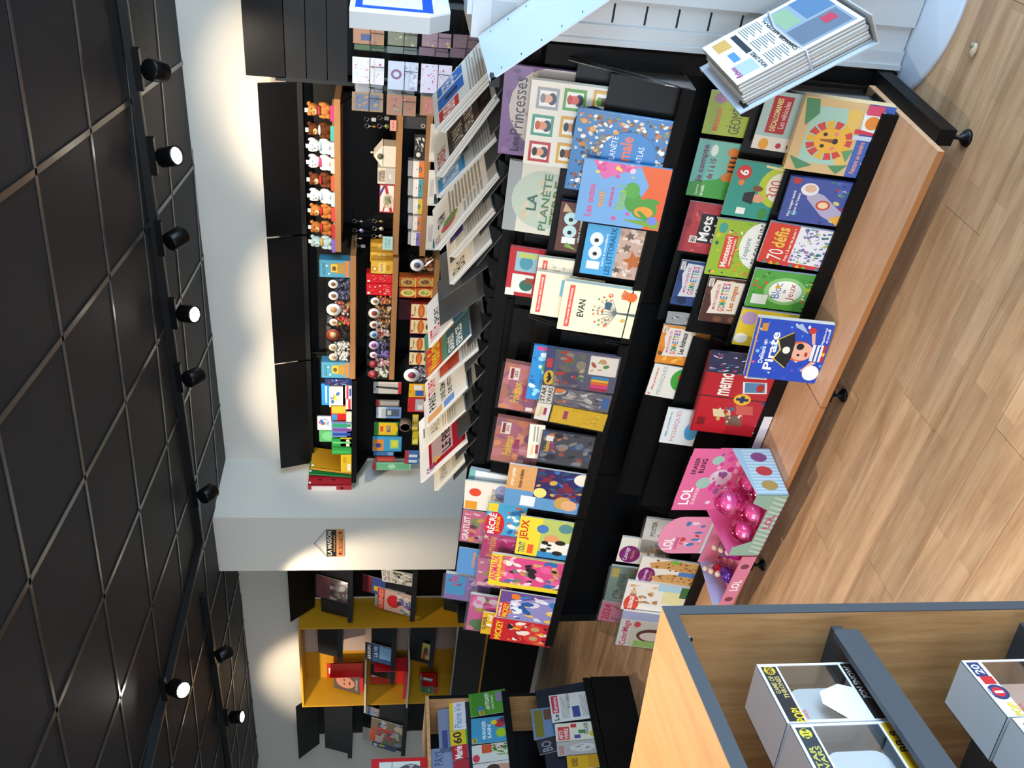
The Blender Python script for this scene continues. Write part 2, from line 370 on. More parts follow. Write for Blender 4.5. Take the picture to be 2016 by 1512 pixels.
for i, (a, b) in enumerate(MODS):
    MB().box(a, -.320, .098, b, .15, .118, BEECH).build('base_board', gon)
    MB().box(a, -.322, .098, b, -.320, .118, mat('#b07444', .5)).build('front_edging', gon)
    MB().box(a, .27, .0, b, .285, 1.235, BLACK).build('back_panel', gon)
    for tier in 'UL':
        n0, zr, z0 = TIERS[tier]
        tops = (.975, 1.065, 1.14) if tier == 'U' else ((.37, .505, .60) if i < 2 else (.20, .27, .36))
        if tier == 'L' and i == 1: tops = (.36, .47, .57)
        MB().box(a+.004, n0-.001, z0, b-.004, n0+.011, z0+.04 if tier == 'U' else z0+.052, BLACK).build('front_lip', gon)
        MB().box(a+.004, n0+.011, z0, b-.004, n0+.17, z0+.008, BLACK).build('tray_floor', gon)
        for k, (o, t) in enumerate(zip((.047, .097, .150), tops)):
            zb = z0+.008; lo = n0+o+TL11*(zb-zr); hi = n0+o+TL11*(t-zr); m = MB()
            e = .002 if i else .0
            x0, x1 = a+.006, b-.006-.05*0
            m.add([(x0, lo, zb), (x1, lo, zb), (x1, hi, t), (x0, hi, t), (x0, lo+.004, zb), (x1, lo+.004, zb), (x1, hi+.004, t), (x0, hi+.004, t)],
                  [(0, 1, 2, 3), (7, 6, 5, 4), (0, 4, 5, 1), (1, 5, 6, 2), (2, 6, 7, 3), (3, 7, 4, 0)], BLACKS)
            m.build('divider_plate', gon)
        for s in (a+.003, b-.003):
            MB().prism([(n0, z0), (n0+.22, z0), (n0+.24, z0+.34), (n0+.16, z0+.36), (n0+.02, z0+.09)], s-.0015, s+.0015, CLEAR, lambda p: (p[2], p[0], p[1])).build('end_plate', gon)
MB().box(.0, .19, .0, .06, .27, 1.16, BLACK).build('upright_post', gon)
MB().box(-2.92, .19, 0, -2.86, .27, 1.2, BLACK).build('upright_post', gon)
for s in (.045, -.93, -1.89):
    MB().box(s-.024, -.26, .045, s+.024, .27, .097, BLACK).build('floor_beam', gon)
    f = MB().lathe([(.006, .05), (.006, .022), (.012, .018), (.014, .012), (.022, .008), (.026, 0)], BLACKS, 14, (s, -.25, 0)); f.build('foot', gon)
MB().tube([(.028, .20, 1.10), (.03, .12, .98), (.032, .06, .87), (.03, -.012, .765)], .002, WIRE, 5).build('retaining_wire', gon)
# ---------------------------------------------------------------- covers
def cornerpx(crop, p): return (crop[0]+p[0]/crop[2], crop[1]+p[1]/crop[2])
def place(tl, tr, p0, ex0, up, out, zfloor=None, h=None, maxrot=3.):
    """frame of a flat cover whose two top corners were seen at these pixels on the plane through p0"""
    a, b = on_plane(*tl, p0, out), on_plane(*tr, p0, out); W = float(np.linalg.norm(b-a)); d = (b-a)/W
    ang = math.atan2(float(d @ up), float(d @ ex0)); ang = max(-math.radians(maxrot), min(math.radians(maxrot), ang))
    ex = ex0*math.cos(ang)+up*math.sin(ang); ey = up*math.cos(ang)-ex0*math.sin(ang)
    top = (a+b)/2
    if h is None: h = float((top[2]-zfloor)/ey[2])
    return frame(top-ey*h, ex, ey, out), W, h
def book(name, label, cat, M, W, H, t, col, items, group=None, kind='hard', edge='#e8e4da', sleeve=False):
    """local frame: x across, y up, front face at z=0, thickness behind it"""
    o = thing(name, label, cat, M, group); m = mat(col, .36, coat=.3) if isinstance(col, str) else col; pg = mat('#e8e4da' if edge == 'mix' else edge, .7)
    if kind == 'hard':
        MB().box(-W/2, 0, -.0025, W/2, H, 0, m).box(-W/2, 0, -t, W/2, H, -t+.0025, m).box(-W/2, 0, -t+.0025, -W/2+.003, H, -.0025, m).build('cover', o)
        MB().box(-W/2+.003, .003, -t+.0025, W/2-.003, H-.003, -.0025, pg).build('pages', o)
    elif kind == 'soft':
        MB().box(-W/2, 0, -.0006, W/2, H, 0, m).build('cover', o)
        MB().box(-W/2+.0004, .0004, -t, W/2-.0006, H-.0006, -.0006, pg).build('pages', o)
    elif kind == 'stack':                               # several thin copies one behind the other
        MB().box(-W/2, 0, -.003, W/2, H, 0, m).build('cover', o)
        n = max(2, int(t/.006))
        for k in range(n-1):
            z1 = -.0035-k*(t-.003)/(n-1); z2 = z1-(t-.003)/(n-1)*.8; c = ['#7a2d3f', '#3d6fa8', '#d8d6d0', '#c9525a', '#2f5f48'][k % 5] if edge == 'mix' else edge
            MB().box(-W/2+.001, 0, z2, W/2+.001*k, H-.001-.001*k, z1, mat(c, .5)).build('copy_behind', o)
    elif kind == 'box':
        MB().rbox(-W/2, 0, -t, W/2, H, 0, .002, m, 2).build('carton', o)
    z = art(o if kind == 'box' else next(c for c in o.children if c.name.split('.')[0] == 'cover'), W, H, items, bg=col)
    if sleeve: MB().box(-W/2-.004, -.002, z+.0008, W/2+.004, H+.012, z+.0011, SLEEVE).build('plastic_sleeve', o)
    return o
def gbook(name, label, crop, tl, tr, tier, row, t, col, items, h=None, extra=0., cat='book', zf=None, **k):
    M, W, H = place(cornerpx(crop, tl), cornerpx(crop, tr), row_plane(tier, row, extra), GD, GS, GF, FLOORS[tier][row] if zf is None else zf, h)
    return book(name, label, cat, M, W, H, t, col, items, **k)
A_, B_, C_, D_, E_, F_, H_ = (950, 100, 3.98), (950, 380, 5.04), (950, 660, 5.04), (850, 900, 3.78), (1250, 150, 3.665), (1250, 480, 3.78), (1150, 840, 3.287)
def frame_pic(x, y, w, h, c, face, hair): return [('r', x, y, x+w, y+h, c), ('r', x+w*.14, y+h*.13, x+w*.86, y+h*.87, '#f1ede6'), ('e', x+w*.5, y+h*.3, w*.28, h*.2, '#33425a'), ('e', x+w*.5, y+h*.53, w*.2, h*.25, face), ('e', x+w*.5, y+h*.72, w*.22, h*.12, hair)]
# upper tier, right module
gbook('hardback_album', 'large purple hardback with black gothic title Les Princesses', A_, (118, 800), (178, 100), 'U', 1, .012, '#7a5a8c',
      [('n', .02, .02, .98, .98, ['#6d4d80', '#8a6a9c', '#5d3f70'], 40, .06, 3), ('e', .56, .48, .47, .45, '#c4b7b0'), ('n', .25, .1, .9, .86, ['#b3a7a2', '#d2c7be', '#a79b98'], 50, .05, 5),
       ('t', 'Les', .05, .80, .22, .88, '#16121c'), ('t', 'Princesses', .24, .775, .88, .90, '#16121c', False)]+[('s', .3+.09*i, .5-.03*(i % 2), .02, .02, '#3a3050') for i in range(7)])
fr = []
for x, y, c, f, hr in ((.04, .76, '#b33', '#e2a07a', '#20232b'), (.36, .76, '#4a9a86', '#d9946c', '#c6502c'), (.68, .74, '#9ba0a8', '#e0a888', '#7e8288'), (.38, .50, '#dba43a', '#c98a62', '#1d2030'), (.70, .50, '#58a03e', '#d95b4a', '#b33'), (.06, .50, '#dba43a', '#b06a3a', '#2a2020'), (.72, .24, '#dba43a', '#5b3a2a', '#6aa03a')): fr += frame_pic(x, y, .25, .20, c, f, hr)
gbook('hardback_album', 'white hardback 100 covered in small framed portraits', A_, (315, 878), (388, 222), 'U', 2, .02, '#e8e2d6',
      fr+[('e', .52, .42, .27, .17, '#1d2433'), ('t', '100', .36, .37, .68, .50, '#f4f1ea', False), ('t', 'PERSONNAGES', .32, .31, .72, .35, '#d8d2c4')], kind='hard')
gbook('hardback_album', 'blue hardback animal atlas La planète animale ringed by tiny animals', A_, (640, 1075), (750, 450), 'U', 3, .016, '#3f7db8',
      [('n', .03, .03, .97, .97, ['#8a5a3a', '#d8d2c6', '#c47a3a', '#3b3430', '#7d8578', '#e8e4da', '#a8643a', '#e0a04a', '#f0ece2', '#5a4030'], 420, .03, 9), ('e', .52, .44, .30, .27, '#3a80c0'),
       ('t', 'LA PLANÈTE', .30, .57, .74, .64, '#eef2f5', False), ('t', 'animale', .28, .42, .76, .54, '#e8734f'), ('t', "L'ATLAS", .40, .30, .66, .36, '#eef2f5', False)])
gbook('picture_book', 'sky-blue picture book with a green dinosaur and rainbow title about hugs', A_, (718, 1325), (800, 840), 'U', 3, .010, '#77a9dc',
      [('p', [(0, 0), (1, 0), (1, .36), (.7, .22), (.45, .30), (.2, .12), (0, .2)], '#e8642c'), ('p', [(.72, .75), (.98, .35), (1, .9)], '#e06aa6'), ('n', .75, .4, .99, .85, ['#f0c8dc', '#d84f92', '#f4d24a'], 16, .04, 2),
       ('e', .42, .36, .16, .10, '#4f9a3a'), ('e', .60, .40, .13, .09, '#5aa644'), ('e', .32, .22, .16, .15, '#4f9a3a'), ('e', .28, .22, .09, .11, '#f29a3a'), ('e', .46, .16, .05, .10, '#4f9a3a'), ('p', [(.05, .12), (.28, .3), (.30, .26), (.12, .08)], '#4f9a3a'),
       ('p', [(.02, .02), (.12, .45), (.16, .02)], '#7aa83c'), ('s', .12, .55, .05, .04, '#e24a8e'), ('s', .22, .4, .04, .035, '#e24a8e'), ('e', .16, .1, .07, .06, '#7d86d8'),
       ('t', 'Les octos', .10, .82, .62, .90, '#e2558c'), ('t', 'aussi', .28, .70, .52, .78, '#e8a24a'), ('t', 'ont besoin de', .30, .60, .62, .65, '#e2558c'), ('t', 'bisous !', .28, .46, .66, .57, '#9ac84a')], extra=-.022)
gbook('hardback_album', 'grey and cream book La Planète Terre with a pale globe', A_, (150, 1395), (215, 855), 'U', 1, .014, '#d9d6c8',
      [('r', 0, .84, 1, 1, '#9aa0a2'), ('e', .5, .55, .42, .38, '#b9c7b8'), ('n', .2, .3, .8, .8, ['#c9bfa4', '#a9bdb4', '#d2c8ac'], 24, .07, 8), ('t', 'LA', .34, .62, .58, .74, '#41635c'), ('t', 'PLANÈTE', .06, .47, .88, .59, '#5c7f62'), ('t', 'TERRE', .16, .32, .80, .44, '#5c7a3c')])
gbook('paperback', 'brown paperback 100 infos with goggle-eyed zeros', B_, (710, 565), (785, 80), 'U', 2, .02, '#5d3830',
      [('t', '1', .17, .66, .30, .90, '#eef2f0'), ('e', .42, .78, .13, .12, '#bfe0e4'), ('e', .68, .79, .13, .12, '#bfe0e4'), ('e', .40, .78, .04, .04, '#181818'), ('e', .66, .79, .04, .04, '#181818'), ('t', 'infos à connaître', .22, .58, .78, .63, '#f0ece4'), ('r', .55, .05, .98, .34, '#c98a3e'), ('p', [(.05, .6), (.2, .8), (.1, .84)], '#7fa34a'), ('p', [(.82, .78), (.98, .92), (.8, .95)], '#cfa98a')], kind='stack', edge='mix', extra=.004)
gbook('paperback', 'light-blue paperback 100 Les Littoraux with starfish on sand', B_, (960, 790), (1050, 300), 'U', 3, .03, '#4da6dc',
      [('r', 0, 0, 1, .50, '#c3a596'), ('n', 0, 0, 1, .5, ['#b3927f', '#d8c0b2', '#a98c84', '#e0cfc4'], 60, .05, 4), ('s', .38, .22, .22, .17, '#b8662e'), ('s', .62, .36, .10, .08, '#6e5c50'), ('s', .86, .34, .10, .08, '#6a5a52'), ('s', .16, .45, .08, .07, '#5b534c'),
       ('t', '1', .12, .72, .28, .92, '#f2f5f5'), ('e', .45, .82, .14, .10, '#e4eef2'), ('e', .72, .83, .14, .10, '#e4eef2'), ('e', .43, .82, .04, .035, '#222'), ('e', .70, .83, .04, .035, '#222'), ('t', 'infos à connaître', .20, .665, .85, .70, '#eef'), ('t', 'LES LITTORAUX', .04, .545, .98, .635, '#1d5f9a')], kind='stack', edge='mix')
gbook('picture_book', 'red picture book with two square fairy-tale pictures', B_, (218, 1000), (280, 525), 'U', 1, .014, '#b3202e',
      [('r', .08, .60, .46, .92, '#dfe6df'), ('r', .52, .58, .92, .90, '#8fb8c4'), ('e', .24, .70, .12, .10, '#2f6a5e'), ('r', .28, .6, .4, .72, '#8a4a36'), ('e', .7, .74, .14, .10, '#4d8fa8'), ('r', .8, .6, .9, .86, '#b7c46a'), ('e', .48, .5, .09, .07, '#e07a96'), ('e', .82, .46, .10, .08, '#efe8dc'), ('t', 'La famille des', .1, .34, .8, .40, '#f4e6d6'), ('e', .02, .96, .14, .10, '#efe8dc')])
for k, (tl, tr, ex_) in enumerate((((500, 1100), (560, 630), .004), ((470, 1195), (540, 770), -.016))):
    gbook('baby_album', ['cream baby album behind the others, its top edge showing', 'cream baby album with red ribbon and blank blue name label'][k], B_, tl, tr, 'U', 2, .014, '#efe6cf',
          [('r', .06, .86, .94, .93, '#e2574c'), ('t', 'Mon premier album d’activités', .12, .875, .88, .915, '#f7efe4')]+([('r', .50, .52, .88, .62, '#7fb8d8'), ('n', .1, .05, .9, .45, ['#d85a4a', '#6a8a5a', '#e0a050', '#7d9aa0'], 18, .03, 12)] if k else [('n', .1, .4, .9, .8, ['#7d9aa0', '#c8c2b0'], 8, .04, 2)]), extra=ex_, edge='#cfd2cf')
tree = [('p', [(.47, 0), (.53, 0), (.515, .3), (.485, .3)], '#5f6a6c')]
for i in range(9):
    a = math.radians(20+17.5*i); x, y = .5+.38*math.cos(a), .26+.30*math.sin(a); dx, dy = -math.sin(a)*.008, math.cos(a)*.008
    tree += [('p', [(.5-dx, .25-dy), (.5+dx, .25+dy), (x, y)], '#6a7678')]
    for q in (.55, .75, .95): tree.append(('e', .5+(x-.5)*q+.03*(i % 3-1), .26+(y-.26)*q+.02, .02, .014, ['#d8574a', '#6f8f5e', '#e0a24a', '#4d8a86', '#e8763a'][(i+int(q*20)) % 5]))
gbook('baby_album', 'cream baby album EVAN with a drawn tree and orange hand print', B_, (735, 1345), (820, 870), 'U', 3, .022, '#f0e8cc',
      [('r', .08, .85, .94, .92, '#e2574c'), ('t', 'Mon premier album d’activités', .14, .865, .88, .905, '#f7efe4'), ('t', 'EVAN', .32, .68, .68, .77, '#1e2224')]+tree+
      [('e', .86, .10, .09, .07, '#e86a30')]+[('p', [(.80+.035*i, .14), (.83+.035*i, .14), (.835+.05*i, .24-.01*abs(i-1)), (.805+.05*i, .24-.01*abs(i-1))], '#e86a30') for i in range(4)]+[('t', 'A', .2, .34, .26, .40, '#e2574c'), ('t', 'B', .34, .12, .40, .18, '#e8b43a'), ('t', 'D', .82, .34, .88, .40, '#e2574c'), ('r', .56, .34, .70, .42, '#3a5a72')], edge='#cfe0e0', extra=-.012)
# upper tier, middle module
PKMN = lambda x0, y0, x1, y1: [('t', 'Pokémon', x0, y0, x1, y1, '#e8c24a'), ('r', x0+(x1-x0)*.2, y0-(y1-y0)*.75, x1-(x1-x0)*.1, y0-(y1-y0)*.15, '#a83a6a')]
def album(label, tl, tr, seed):
    gbook('card_album', label, C_, tl, tr, 'U', 2, .022, '#b8766c', [('n', .01, .01, .99, .99, ['#c87a60', '#9a6080', '#d89470', '#b06a80', '#c88088', '#8a6a78'], 60, .16, seed), ('n', .5, .1, .95, .6, ['#3a2f4a', '#5a3a50', '#7d4a70'], 14, .10, seed+1)]+PKMN(.18, .74, .62, .86)+
          [('r', .66, .80, .92, .93, '#e8dfd8'), ('r', .68, .87, .90, .91, '#8f2a38'), ('t', '252', .72, .82, .86, .86, '#7a2030'), ('r', .03, .55, .11, .64, '#f2f0ea')], cat='album', sleeve=True, kind='box')
album('purple trading-card album in clear sleeve beside the blue strip pack', (150, 715), (230, 265), 3)
album('purple trading-card album in clear sleeve next to the orange art book', (75, 1235), (150, 810), 7)
gbook('card_pack', 'tall blue strip pack with two green round stickers', C_, (425, 625), (515, 95), 'U', 3, .01, '#2f86c8',
      [('n', .01, .5, .99, .99, ['#3fa0dc', '#2468b0', '#8fd0ee', '#d8eef6'], 40, .06, 5), ('e', .32, .78, .09, .07, '#4fa048'), ('e', .62, .80, .09, .07, '#4fa048'), ('e', .85, .86, .04, .05, '#e8f2f6'), ('r', .92, .8, .99, .96, '#c04a8a')], extra=-.002, cat='toy pack', kind='box', zf=.76)
def pack(label, tl, tr, h, col, items, ex_=-.016, sl=True): gbook('activity_pack', label, C_, tl, tr, 'U', 3, .012, col, items, extra=ex_, cat='activity pack', kind='box', sleeve=sl, zf=.757)
pack('plastic-wrapped colouring pack with crayons and a yellow bat emblem', (590, 490), (645, 125), None, '#5c5a70',
     [('r', 0, .88, 1, 1, '#3c4878'), ('e', .22, .92, .2, .075, '#e0b828'), ('p', [(.06, .93), (.12, .95), (.18, .93), (.22, .96), (.26, .93), (.32, .95), (.38, .93), (.3, .90), (.22, .88), (.14, .90)], '#16161c'), ('r', .5, .90, .74, .98, '#c23a3a'), ('n', .02, .45, .98, .87, ['#6d665c', '#8f8574', '#4a4660', '#b8a68a', '#a83a34', '#3f7a4a'], 40, .1, 8), ('r', .45, .02, .95, .40, '#e6e0d6'), ('n', .5, .1, .9, .38, ['#c9a06a', '#5a8a4a', '#b05a3a'], 8, .06, 3)]+[('r', .02+.08*i, .10, .09+.08*i, .34, c) for i, c in enumerate(('#a8264a', '#e2368a', '#e8642c', '#e8b428', '#3a8ac0'))])
pack('plastic-wrapped grey activity pack with black and white STAR WARS heading', (555, 660), (590, 490), None, '#6d6874',
     [('r', 0, .82, 1, 1, '#e2dfd8'), ('t', 'STAR', .08, .92, .92, .99, '#141416'), ('t', 'WARS', .08, .83, .92, .90, '#141416'), ('n', .02, .1, .98, .8, ['#5c5868', '#8a8794', '#b3aea8', '#454254', '#d0ccc6'], 50, .12, 6), ('n', .05, .6, .95, .8, ['#e8a428', '#e0782a'], 6, .14, 2), ('r', .2, .02, .8, .12, '#3a6aa8')])
pack('yellow card activity pack with white header next to the grey pack', (500, 825), (555, 660), None, '#d8b21e',
     [('r', 0, .80, 1, 1, '#e9e6df'), ('r', 0, .775, 1, .80, '#2a2624')]+PKMN(.2, .90, .8, .97)+PKMN(.16, .62, .84, .72)+[('n', .1, .1, .9, .5, ['#e0be3a', '#c8a018', '#e8ca50'], 20, .1, 4)])
gbook('card_pack', 'dark card pack with white tab hanging below the purple album', C_, (540, 1250), (600, 940), 'U', 3, .012, '#4a4a55',
      [('n', .02, .02, .98, .98, ['#5c5a66', '#a85040', '#3a5a8a', '#8f8a86', '#2e2e3a', '#c07a50', '#6a7a9a'], 60, .1, 12)]+PKMN(.36, .84, .72, .93)+[('r', .70, .80, .86, .92, '#eceae4')], cat='card pack', kind='box', sleeve=True)
gbook('card_tab', 'white printed header card above the dark card pack', C_, (440, 1215), (470, 880), 'U', 3, .003, '#e4dfd4', [('t', 'Pokémon', .10, .6, .42, .85, '#d8a828'), ('r', .15, .3, .42, .5, '#a8324a'), ('r', .5, .4, .95, .5, '#9a958c'), ('r', .5, .6, .95, .7, '#9a958c')], h=.062, extra=.004, cat='header card', kind='box')
gbook('art_book', 'orange and blue art book with a moonlit starry painting', D_, (530, 350), (580, 50), 'U', 3, .01, '#5f92c0',
      [('r', .42, .66, 1, 1, '#d09a62'), ('r', .30, 0, 1, .66, '#2f2a5c'), ('n', .3, .02, .99, .64, ['#3f6ab0', '#7a2a3a', '#c8a24a', '#244a8a', '#5a2a4a', '#2a4a6a'], 50, .08, 7), ('e', .42, .58, .12, .08, '#e8d87a'), ('e', .86, .10, .14, .11, '#e6dccb'), ('e', .24, .28, .16, .11, '#c29a52'), ('e', .2, .20, .13, .1, '#d9a67c'), ('t', 'cartes à gratter', .50, .90, .94, .96, '#efe6d4'), ('t', 'Roméo et Juliette', .48, .80, .92, .86, '#4a3426'), ('r', .05, .62, .30, .80, '#dfe8ee')], cat='book', kind='soft')
gbook('activity_book', 'cream activity book Je compte with a red dot', D_, (235, 380), (250, 170), 'U', 1, .008, '#e6ded2', [('e', .62, .84, .14, .09, '#d9482e'), ('r', .02, .80, .30, .98, '#e0952c'), ('t', 'Je compte', .06, .52, .80, .62, '#2a2a2c', False), ('e', .7, .45, .26, .10, '#8f94b4'), ('r', .05, .3, .3, .45, '#e0a23a')], kind='soft', cat='activity book')
gbook('white_folder', 'sheaf of white and teal booklets lying at the back of the top row', D_, (260, 190), (290, 90), 'U', 1, .02, '#dfe3e6', [('r', 0, .9, 1, 1, '#6fb0b0')], extra=.03, kind='stack', edge='#cfd6dc', cat='booklets', h=.27)
gbook('children_magazine', 'pink free-gift magazine with orange-haired cartoon pattern', D_, (205, 620), (235, 390), 'U', 1, .006, '#d8688e', [('n', .02, .2, .98, .86, ['#e8a24a', '#c23a7a', '#e07a3a', '#f0b8c8', '#5a2a3a', '#7aa04a'], 40, .1, 21), ('t', 'GRATUIT !', .05, .87, .9, .97, '#fff')], kind='soft', cat='magazine', sleeve=True)
gbook('tattoo_book', 'blue booklet with orange title in front of the pillar', D_, (180, 860), (205, 670), 'U', 1, .006, '#5a8fc6', [('t', 'tatouage', .3, .70, .9, .77, '#e88a2e'), ('t', 'licornes', .3, .58, .9, .66, '#e88a2e'), ('n', .1, .2, .9, .5, ['#e8eef2', '#8a6ab0', '#d8a0c8'], 14, .08, 4)], kind='soft', cat='booklet')
gbook('children_magazine', 'blue RÉCRÉ junior magazine with red round masthead', D_, (385, 560), (425, 330), 'U', 2, .006, '#4aa0cc', [('e', .3, .86, .42, .16, '#cc2430'), ('t', 'RÉCRÉ', .02, .84, .66, .97, '#fff'), ('t', 'JUNIOR', .1, .76, .6, .83, '#f0c832'), ('r', .72, .84, .98, .99, '#f0c832'), ('n', .05, .2, .95, .68, ['#e8c8a0', '#d84a3a', '#2a6aa0', '#f0f0e8', '#5ab0d8'], 26, .1, 5)], kind='soft', cat='magazine')
gbook('children_magazine', 'deep pink magazine with yellow script title', D_, (360, 745), (385, 560), 'U', 2, .006, '#c42a78', [('n', .02, .02, .98, .8, ['#d84a90', '#a01a60', '#e87ab0', '#8a2a7a'], 36, .1, 6), ('t', 'Aimable', .05, .78, .9, .92, '#f0b83a', False), ('s', .85, .95, .1, .06, '#e8d0a0')], kind='soft', cat='magazine', sleeve=True)
gbook('puzzle_magazine', 'yellow and green JEUX magazine with a panda', D_, (615, 715), (665, 435), 'U', 3, .006, '#b8c46a',
      [('r', 0, .62, 1, 1, '#ecd63a'), ('r', 0, 0, .16, .62, '#3a8ac0'), ('t', 'JEUX', .40, .80, .92, .97, '#c82a2a'), ('t', 'TOUT', .06, .84, .34, .95, '#2a3a7a'), ('r', .06, .70, .3, .8, '#e8622c'), ('e', .74, .60, .11, .10, '#4a7ab8'), ('e', .50, .42, .12, .13, '#e09a6a'), ('e', .82, .22, .12, .12, '#5a8a8a'), ('e', .3, .42, .14, .17, '#efe9e0'), ('e', .3, .16, .16, .18, '#efe9e0'), ('e', .2, .52, .05, .06, '#26221f'), ('e', .40, .52, .05, .06, '#26221f'), ('e', .26, .44, .03, .045, '#26221f'), ('e', .35, .44, .03, .045, '#26221f'), ('e', .16, .28, .06, .09, '#26221f'), ('e', .44, .26, .06, .09, '#26221f')], kind='soft', cat='magazine')
gbook('children_magazine', 'yellow-edged magazine full of puppies and kittens', D_, (415, 945), (450, 715), 'U', 3, .012, '#e8cf2e', [('r', .14, .02, .98, .86, '#d84a86'), ('n', .12, .02, .98, .86, ['#efe6dc', '#2a2422', '#c98a5a', '#e8609a', '#7a7672', '#d8a070', '#f0c8d4', '#3a6ab0'], 60, .09, 31), ('t', 'ANIMAUX', .16, .89, .96, .99, '#e2307c'), ('t', 'MIGNONS', .3, .80, .96, .88, '#e8762c')], kind='soft', cat='magazine')
gbook('children_magazine', 'pink pet magazine peeking over the puppy magazine', D_, (325, 950), (345, 740), 'U', 2, .008, '#d06a9a', [('n', .02, .2, .98, .98, ['#2a2422', '#e8b8c8', '#e8e0d8', '#c23a7a', '#b88a6a'], 30, .1, 14)], kind='soft', cat='magazine', sleeve=True)
gbook('comic_magazine', 'violet comic magazine with white and blue cartoon pattern', D_, (470, 1185), (510, 990), 'U', 3, .008, '#6a4a8c', [('p', [(0, .2), (.0, .0), (1, 0), (1, .1), (.55, 1), (0, 1)], '#8f8ac0'), ('n', .05, .05, .95, .8, ['#e8eaf0', '#3a7ac0', '#e87a2a', '#d8d2e0', '#f0c040', '#2a5aa0'], 34, .11, 15), ('r', .02, .80, .6, .97, '#c8202e'), ('t', 'JOURNAL DE', .05, .91, .56, .96, '#fff'), ('t', 'MICKEY', .05, .81, .57, .90, '#f4d22a'), ('r', 0, .98, 1, 1, '#e8d23a')], kind='soft', cat='magazine')
gbook('comic_magazine', 'red comic collector magazine at the end of the row', D_, (430, 1350), (460, 1190), 'U', 3, .012, '#c4242c', [('n', .05, .1, .95, .75, ['#e8a83a', '#2a2226', '#f0e2d4', '#a81e28', '#e06a2a', '#d8d0c8'], 36, .12, 16), ('e', .3, .30, .2, .15, '#d83a34'), ('e', .72, .30, .2, .15, '#d83a34'), ('e', .3, .30, .1, .07, '#b9a06a'), ('e', .72, .30, .1, .07, '#b9a06a'), ('t', 'MICKEY', .05, .83, .9, .94, '#f4d22a'), ('t', 'COLLECTOR !', .05, .02, .9, .09, '#fff')], kind='soft', cat='magazine')
gbook('bagged_magazine', 'turquoise bagged magazine with violet toys leaning in front of the yellow niche side', D_, (85, 1045), (105, 865), 'U', 1, .02, '#8a6ab8', [('r', .2, .70, .98, .98, '#2f9ad0'), ('n', .02, .02, .98, .66, ['#a88ac8', '#c8b8d8', '#6a4a90', '#d8a0c0', '#8f8fb0'], 36, .11, 17), ('n', .5, .75, .95, .95, ['#c04a9a', '#8a3a8a'], 5, .09, 3)], kind='soft', cat='magazine', sleeve=True, extra=.02)
gbook('bagged_magazine', 'shiny pink bagged magazine above the red collector comic', D_, (250, 1280), (290, 1020), 'U', 2, .016, '#d8509c', [('n', .02, .02, .98, .98, ['#e87ab8', '#c23a88', '#f0a8cc', '#b8a03a', '#4a7a4a', '#e0c8d8'], 40, .12, 18)], kind='soft', cat='magazine', sleeve=True)
gbook('comic_magazine', 'yellow comic magazine between the pink bagged one and the red comic', D_, (360, 1310), (385, 1150), 'U', 2, .006, '#e0b02a', [('n', .02, .3, .98, .9, ['#e8d8b0', '#c8841e', '#f0ece0'], 16, .12, 19), ('t', 'SUPER', .2, .90, .8, .98, '#2a2a40')], kind='soft', cat='magazine', extra=-.02)
# lower tier, right module
gbook('exercise_book', 'lime green geometry method book under the newspaper tray', E_, (480, 410), (555, 100), 'L', 1, .008, '#a3b524', [('t', 'Méthode', .1, .80, .62, .88, '#d8562c'), ('e', .85, .85, .12, .09, '#b07a9a'), ('t', 'GÉOMÉTRIE', .06, .52, 1.0, .70, '#3a3346', False), ('n', .4, .3, .95, .48, ['#c23a3a', '#3a6a3a'], 6, .04, 3)], kind='soft', cat='activity book')
gbook('exercise_book', 'turquoise maths book Je compte de 1 à 10 with a striped tiger', E_, (365, 855), (470, 450), 'L', 1, .008, '#6fb8a8',
      [('p', [(0, 0), (1, 0), (1, .35), (.6, .45), (.35, .62), (.25, 1), (0, 1)], '#3f9a3e'), ('e', .62, .32, .30, .22, '#d87a2e'), ('e', .40, .50, .08, .08, '#d87a2e'), ('e', .84, .50, .08, .08, '#d87a2e'), ('e', .62, .24, .12, .08, '#c23a2e')]+[('r', .5+.08*i, .40, .53+.08*i, .52, '#2a2220') for i in range(4)]+
      [('e', .84, .76, .10, .05, '#d8e4da'), ('t', 'Je compte', .26, .82, .92, .93, '#7a1f58'), ('t', 'de 1 à 10', .34, .70, .70, .79, '#7a1f58'), ('t', "J'apprends", .03, .84, .22, .89, '#e6eedd'), ('t', 'les maths', .03, .77, .22, .82, '#e6eedd')], kind='soft', cat='activity book')
gbook('exercise_book', 'red crossword book 80 Mots fléchés', E_, (305, 1255), (400, 900), 'L', 1, .008, '#a8343c', [('n', .02, .02, .98, .98, ['#b8484c', '#8f2a34', '#c06058'], 30, .09, 6), ('p', [(.22, .38), (.80, .38), (.80, .76), (.22, .76)], '#1b1a1c'), ('t', 'Mots', .26, .56, .76, .73, '#f4f0ec'), ('t', 'fléchés', .22, .38, .9, .52, '#f4f0ec'), ('r', .20, .74, .34, .86, '#e2d8d0'), ('t', '80', .22, .76, .32, .84, '#222')], kind='soft', cat='activity book')
